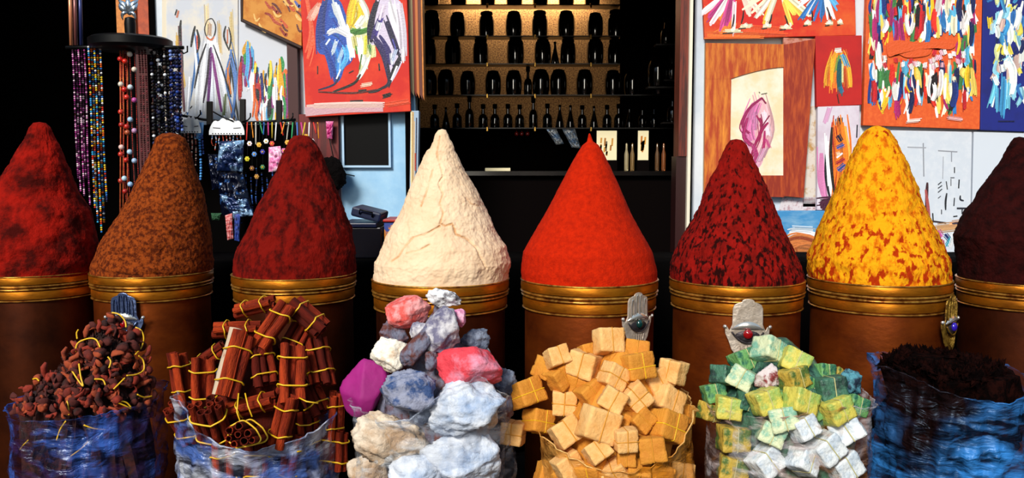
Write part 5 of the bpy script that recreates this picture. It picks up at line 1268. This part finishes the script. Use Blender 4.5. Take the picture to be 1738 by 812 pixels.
cc = ['b82c1c', '8c1c14']
for i, (x, y0, y1, bg) in enumerate(((205, 88, 372, [(100, 'c8201c', -1), (143, 'd8d0c0', 0), (190, 'c03020', 0), (212, 'a02018', 1), (250, 'e0b8b0', 1), (262, 'b82c20', 0), (307, 'a83020', 0)]),
                                     (212, 84, 360, [(104, 'd02818', 0), (152, 'c01c18', -1), (165, 'c82c20', 3), (215, 'b02418', 3), (272, 'b82418', 2), (303, 'b0d0e0', -1), (325, 'a02018', 0)]),
                                     (220, 88, 355, [(92, 'e0d8cc', 0), (148, 'c8d8e0', 1), (203, '9cc0dc', 1), (225, 'a85030', -4), (258, 'a8c8e0', 0), (313, '90b8dc', 1), (355, 'c0c8d0', -8)]),
                                     (228, 90, 330, [(118, 'd8c8b8', 0), (170, 'b04890', 0), (222, 'b888b0', 0), (273, '98b0d0', 0), (325, '5050b0', 0)]))):
    strand(x, y0, y1, 4.46, .003, cc, '%s coral strand from left with big red and pale blue beads' % ORD[i], 40+i, 1, 3.0, big=[(y, .0135, c_, dx) for y, c_, dx in bg])
for i, x in enumerate((204, 209, 216)):
    o = MB().tube([P(x, 86, 4.5), P(x+1, 220, 4.5), P(x, 385, 4.5)], .004, 6).build('coral_cord', mat('coral_cord', 'a83a1c', .8, c2='c86a30', scale=30), loc=P(x, 86, 4.5), smooth=True); tag(o, '%s smooth orange-red cord from left behind the coral strands' % ORD[i], 'cord', 'orange-red cords on the black stand')
for i, x in enumerate((236, 241, 246)):
    strand(x, 84, 330, 4.52, .0056, ['5c1c20', '48141a', '7c3038', '300c10'], '%s dull wine-red bead strand from left beside the coral ones' % ORD[i], 60+i, 1)
for i, x in enumerate((256, 261, 267, 272, 278, 284)):
    strand(x, 80, 255-i*4, 4.5+.02*(i % 2), .0095, ['0c0c14', '101020', '0c0c10', '0c0c14', 'd8dce4', '0a0a0c', '141c40', '0c0c0c', '302018', '0c0c14'], '%s black bead strand from left with a few white beads' % ORD[i], 70+i, 1, vary=.3)
for i, x in enumerate((289, 294, 299, 304)):
    strand(x, 84, 215+i*2, 4.5+.015*(i % 2), .0095, ['101c58', '14286c', '0c1440', '1c3c90', '0a1030', '0c1440', '7088c8', '080c28'], '%s midnight blue bead strand from left on the stand' % ORD[i], 80+i, 1)
for i, x in enumerate((258, 264, 270, 275, 281, 287, 292, 297, 302)):
    strand(x, 82, 244-i*3, 4.56, .0095, ['060608', '0a0a12', '08080c', '0c1030'], '%s plain black bead strand from left in the rear layer' % ORD[i], 170+i, 1, step=1.5, grp='plain black strands behind the spotted ones')
# little horizontal arms that carry the strands beyond the ring
for x0, x1, y, lb in ((112, 190, 80, 'left black arm of the necklace stand'), (262, 312, 79, 'right black arm of the necklace stand')):
    MB().tube([P(x0, y, 4.5), P((x0+x1)/2, y-1, 4.5), P(x1, y, 4.5)], .008, 8).build('arm', M_bm, t, smooth=True) if False else None
st_ = bpy.data.objects['necklace_stand']
for x0, x1, y in ((112, 190, 81), (255, 312, 81)):
    MB().tube([P(x0, y, 4.5), P((x0+x1)/2, y-1, 4.5), P(x1, y, 4.5)], .009, 8).build('arm', M_bm, st_, smooth=True)
MB().tube([P(300, 80, 4.49), P(312, 91, 4.48), P(318, 88, 4.48), P(318, 78, 4.48)], .004, 6).build('hook', M_bm, st_, smooth=True)
# three slim tubes hanging above
for i, (x, c_, y0) in enumerate(((119, 'd88a60', 22), (127, '7c4a48', 24), (136, '2c3468', 25))):
    o = MB().tube([P(x-1, y0-60, 4.5), P(x+2, 77, 4.5)], .0085, 12).build('hanging_tube', mat('tube_'+c_, c_, .3, .3), loc=P(x, 78, 4.5), smooth=True); tag(o, ['pale copper', 'dull mauve', 'dark blue'][i]+' slim tube standing above the pink strands', 'tube', 'slim tubes above the bead strands')

# ------------------------------------------------------------------ hook rack with trinkets
KY = 4.75
a = P(302, 212, KY+.12); b = P(500, 209, KY+.12)
bd = MB().box((a.x, KY+.12, 0), (b.x, KY+.15, a.z)).build('black_board', M_black, loc=((a.x+b.x)/2, KY+.12, 0)); tag(bd, 'black backing board behind the hanging trinkets', 'board')
rk = thing('hook_rack', P(400, 445, KY), 'black rail with upright hooks carrying trinkets below the pale canvases', 'rack'); 
MB().tube([P(296, 194, KY), P(345, 203, KY), P(400, 209, KY), P(450, 207, KY), P(502, 203, KY)], .007, 8).build('rail', M_bm, rk, smooth=True)
for x, y0 in ((355, 172), (411, 168), (473, 170)): MB().slab([(x-5, y0), (x+5, y0), (x+5, 212), (x-5, 212)], KY-.01, KY+.01).build('upright', M_bm, rk, bevel=.003)
for x, y in ((425, 195), (497, 195), (340, 190)):
    MB().tube([P(x-14, y+12, KY-.01), P(x-4, y+9, KY-.03), P(x, y+4, KY-.04), P(x, y-3, KY-.04)], .004, 6).build('hook', M_bm, rk, smooth=True)
MB().tube([P(362, 190, KY-.01), P(380, 200, KY-.05), P(396, 206, KY-.06)], .004, 6).build('hook', M_bm, rk, smooth=True)
for x in (306, 498): MB().tube([P(x, 205, KY), P(x, 445, KY)], .008, 8).build('stile', M_bm, rk, smooth=True)
# scalloped silver combs
M_comb = mat('white_silver', 'dfe4ea', .35, .4)
def comb(cx0, cy0, w_, label, s=1):
    t = thing('scalloped_comb', P(cx0, cy0+14, KY-.05), label, 'hair comb', 'scalloped silver combs on the rack'); Y = KY-.05
    pts = []
    for i in range(19): # top outline: stepped cloud
        f = i/18; x = cx0-w_/2+w_*f; h = 5+11*math.sin(PI*f)**.7+5*abs(math.sin(f*PI*4)); pts.append((x, cy0+12-h))
    pts = [(cx0-w_/2-2, cy0+14)]+pts+[(cx0+w_/2+2, cy0+14)]
    base = [(cx0+w_/2+2, cy0+20), (cx0-w_/2-2, cy0+20)]
    v = [P(x, y, Y) for x, y in (pts+base)[::-1]]
    MB().poly([(p.x, p.z) for p in v], Y-.003, Y+.003).build('plate', M_comb, t)
    n = int(w_/5)
    for i in range(n):
        x = cx0-w_/2+4+(w_-8)*i/(n-1); p = P(x, cy0+18, Y-.004); MB().ball(p, .0035, 8, 6, (1, .5, 1)).build('boss', M_silver_dark, t, smooth=True)
    for sgn in (-1, 1):
        MB().tube([P(cx0+sgn*w_*.42, cy0+8, Y-.004), P(cx0+sgn*w_*.2, cy0+9, Y-.004)], .0022, 6).build('slot', M_silver_dark, t)
    MB().tube([P(cx0, cy0+4, Y), P(cx0, 206, KY)], .002, 5).build('tie', M_bm, t)
comb(385, 209, 56, 'large scalloped silver comb at the middle of the rack'); comb(324, 206, 30, 'smaller scalloped silver comb at the left of the rack')
p_ = packet('blue_card', [(328, 208), (346, 208), (344, 236), (330, 236)], KY-.03, mat('blue_card', '5a90c8', .5), 'small light blue card beside the smaller comb', 'card', None, .004)
GR = 'thin chains hanging from the rack'
def chain(x, y0, y1, br, cols, lb, seed, grp=GR, Y=None, sway=2): return strand(x, y0, y1, Y or KY-.04, br, cols, lb, seed, sway, grp=grp, cord=M_bm)
for i, x in enumerate((313, 319, 325, 331)): chain(x, 226, 290-i*3, .0045, ['8c3a30', 'c08070', '402020', 'd8c0b0'], '%s brownish bead chain from left under the smaller comb' % ORD[i], 100+i)
chain(338, 226, 306, .0075, ['4a90d8', '5aa8e8', '3a78c0'], 'sky blue bead chain hanging lowest under the blue card', 110, sway=3); chain(343, 228, 262, .0055, ['2a4a98', '18306c'], 'short dark blue bead chain right of the sky blue one', 111)
for i, x in enumerate(range(360, 414, 6)): chain(x, 230, 248+(i*7 % 13), .0035, ['c84830', 'd8dce8', 'a04830', '5080c0'], '%s short chain from left under the large comb' % ORD[i], 120+i, 'short chains under the large comb')
# plastic packets below the large comb, blue reflections painted into their colour
M_fb = mat('painted_glint_cellophane', '14244c', .18, .4, c2='9cc4ec', scale=16, lo=.50, hi=.62, bump=1, bscale=28)
M_fd = mat('painted_glint_cellophane_dark', '080c20', .15, .4, c2='3a6cb8', scale=18, lo=.56, hi=.64, bump=1, bscale=28)
packet('cellophane_packet', [(372, 240), (414, 238), (412, 292), (368, 290)], KY-.06, M_fb, 'upper crinkled cellophane packet of trinkets with painted blue reflections under the comb', 'packet', 'cellophane packets on the rack', .03, 3)
packet('cellophane_packet', [(352, 262), (372, 262), (384, 320), (360, 322)], KY-.03, M_fd, 'narrow dark cellophane packet left of the blue one', 'packet', 'cellophane packets on the rack', .02, 4)
packet('cellophane_packet', [(368, 292), (412, 292), (432, 368), (376, 366)], KY-.04, M_fd, 'lower dark cellophane packet with painted blue glints', 'packet', 'cellophane packets on the rack', .03, 5)
packet('cellophane_packet', [(372, 330), (420, 338), (430, 366), (396, 372)], KY-.07, M_fb, 'small bright cellophane packet at the bottom of the packets', 'packet', 'cellophane packets on the rack', .02, 6)
packet('striped_pouch', [(382, 366), (394, 362), (396, 405), (386, 408)], KY-.08, mat('red_striped_cloth', 'a83030', .7, c2='e0a0a0', scale=30, stretch=(1, 1, 6)), 'small red striped pouch hanging low near the maroon cone', 'pouch', None, .012, 7)
packet('blue_pouch', [(398, 362), (408, 364), (406, 410), (398, 408)], KY-.08, mat('blue_dotted_cloth', '3048a0', .6, c2='0c1440', scale=40), 'small blue pouch hanging low beside the striped one', 'pouch', None, .012, 8)
packet('green_pouch', [(358, 362), (376, 362), (372, 374), (360, 374)], KY-.05, mat('dull_green_cloth', '1c4a2c', .8), 'small dull green pouch under the packets', 'pouch', None, .012, 9)
# colourful charms between rack and maroon cone
CHC = ['d82c20', 'e89020', 'e8e0d0', '30a060', '3070c8', 'c83888', 'e0c030', 'f0f0f0']
for i in range(18):
    rg = random.Random(300+i); x = 420+i*7; 
    if x > 545: break
    y1 = rg.uniform(226, 246)
    o = MB().tube([P(x, 208, KY-.03), P(x+rg.uniform(-5, 5), y1, KY-.05)], .0035, 6).build('dangling_ribbon', mat('ribbon_%d' % (i % 8), CHC[i % 8], .6), loc=P(x, 208, KY-.03), smooth=True)
    tag(o, '%s coloured ribbon from left along the rail right part' % ORD[i], 'ribbon', 'coloured ribbons along the rail')
CH = [(424, 244, 'e8d8e0'), (432, 262, '4a80c8'), (440, 246, 'e8b040'), (446, 258, '282890'), (452, 240, 'f0f0e8'), (462, 244, 'd04030'), (488, 242, 'e8a848'), (482, 256, 'd868a0'), (500, 238, 'f0ece0'), (530, 240, 'e8e8e8'), (538, 254, 'd03878'), (428, 286, '6a3c20'), (436, 300, 'a07030'), (446, 284, '2a6838'), (420, 270, 'c8c020'), (520, 232, 'e0a020')]
for i, (x, y, c_) in enumerate(CH):
    Y = KY-.06; p = P(x, y, Y); t = thing('flower_charm', p, '%s flower charm from left among the rack trinkets' % ORD[i], 'charm', 'flower charms on the rack')
    mc = mat('charm_'+c_, c_, .45, coat=.3)
    for a in range(6):
        aa = a*PI/3; MB().ball((p.x+math.cos(aa)*.008, Y-.004, p.z+math.sin(aa)*.008), .0062, 8, 6, (1, .5, 1)).build('petal', mc, t, smooth=True)
    MB().ball((p.x, Y-.007, p.z), .0045, 8, 6).build('flower_centre', mat('charm_centre', 'e8b020', .5), t, smooth=True)
    MB().tube([(p.x, Y, p.z+.01), (p.x, KY-.04, P(x, 210, KY).z)], .0012, 5).build('thread', M_bm, t)
for i, o_ in enumerate(sorted([o for o in C.objects if o.get('category') == 'charm'], key=lambda o: o.location.x)): o_['label'] = '%s flower charm from left among the rack trinkets' % ORD[i]
packet('pink_doll_dress', [(456, 250), (476, 248), (484, 290), (456, 292)], KY-.07, mat('pink_satin', 'd870a8', .4, c2='f0d0e0', scale=25), 'pink satin trinket pouch just left of the maroon cone tip', 'pouch', None, .02, 11)
packet('magenta_pouch', [(553, 206), (566, 206), (564, 236), (555, 236)], WY-.09, mat('magenta_cloth', 'b82070', .5, c2='e8a0c8', scale=20), 'small magenta pouch hanging on the dark red shutter', 'pouch', None, .015, 12)
for i in range(8):
    chain(408+i*9, 285+(i % 3)*8, 380-(i*11 % 40), .0045, ['18306c', '101840', '3a6cb8', '0c0c14', '203c80'], '%s dark blue chain from left below the flower charms' % ORD[i], 400+i, 'dark blue chains under the charms', KY-.02)

# dark bundle hanging at the red shutter, its cord
Y = WY-.14; t = thing('dark_bundle', P(566, 268, Y), 'dark woolly bundle hanging by the pale blue wall', 'bundle')
mb = MB(); mb.ball((0, 0, 0), 1, 40, 28); c = P(566, 294, Y); vs = []
for v in mb.v:
    v = Vector(v); q = v*(1+.16*nz((v.x*1.5, v.y*1.5, v.z*1.5), 2, 4)); vs.append((c.x+q.x*S(20, Y)-q.z*S(5, Y), c.y+q.y*.06, c.z+q.z*S(27, Y)))
mb.v = vs; mb.build('bundle_body', mat('black_wool', '0a0606', .95, bump=1, bscale=80, spec=.1), t, smooth=True)
MB().tube([P(580, 288, Y), P(588, 296, Y), P(602, 299, Y)], .003, 6).build('loose_cord', M_bm, t, smooth=True)
MB().tube([P(566, 268, Y), P(560, 240, WY-.08), P(556, 205, WY-.06)], .003, 6).build('hanging_cord', M_bm, t, smooth=True)
# black box with clutter on the bench, left of the white cone
BZ = .87
x0, x1 = P(588, 400, 4.2).x, P(655, 400, 4.2).x
t = thing('black_box', ((x0+x1)/2, 4.2, BZ), 'black box with a blue-black lid left of the white cone', 'box')
zt_ = P(600, 385, 4.1).z
MB().box((x0, 4.05, BZ), (x1, 4.35, zt_)).build('box_body', mat('black_lacquer', '0a0a12', .25), t, bevel=.006)
MB().box((x0-.005, 4.04, zt_), (x1-.02, 4.36, zt_+.02)).build('lid', mat('blue_black_lacquer', '0c1430', .3), t, bevel=.004)
cs = thing('folded_case', P(632, 366, 4.2), 'blue-black case lying on the black box', 'case')
a = P(602, 372, 4.2); b = P(654, 340, 4.2)
M_ = Matrix.Translation((P(628, 360, 4.2).x, 4.2, zt_+.055)) @ Matrix.Rotation(math.radians(14), 4, 'Y')
cs.location = (P(628, 360, 4.2).x, 4.2, zt_+.02); ORG[cs.name] = Vector(cs.location)
MB().box((-.07, -.12, -.02), (.07, .12, .025), M_).build('case_body', mat('case_vinyl', '0c1838', .4), cs, bevel=.01)
MB().tube([M_ @ Vector((-.03, -.125, .0)), M_ @ Vector((-.03, -.14, .02)), M_ @ Vector((.03, -.14, .02)), M_ @ Vector((.03, -.125, .0))], .004, 6).build('case_handle', M_bm, cs, smooth=True)
a = P(655, 378, 4.0); x2 = P(672, 400, 4.2).x
t = thing('picture_block', ((x1+x2)/2+.012, 4.15, BZ), 'small block with red top and painted side between box and white cone', 'box')
z2 = P(660, 376, 4.1).z
MB().box((x1+.012, 4.06, BZ), (x2+.02, 4.26, z2)).build('block_body', mat('patched_paint', 'c87820', .6, c2='28408c', scale=26, lo=.48, hi=.52), t, bevel=.003)
MB().box((x1-.0+.008, 4.05, z2), (x2+.025, 4.27, z2+.012)).build('block_top', mat('red_lacquer', 'a01810', .4), t, bevel=.003)
# blue knob in the dark behind, between white and orange-red cones
p = P(894, 380, 4.0)
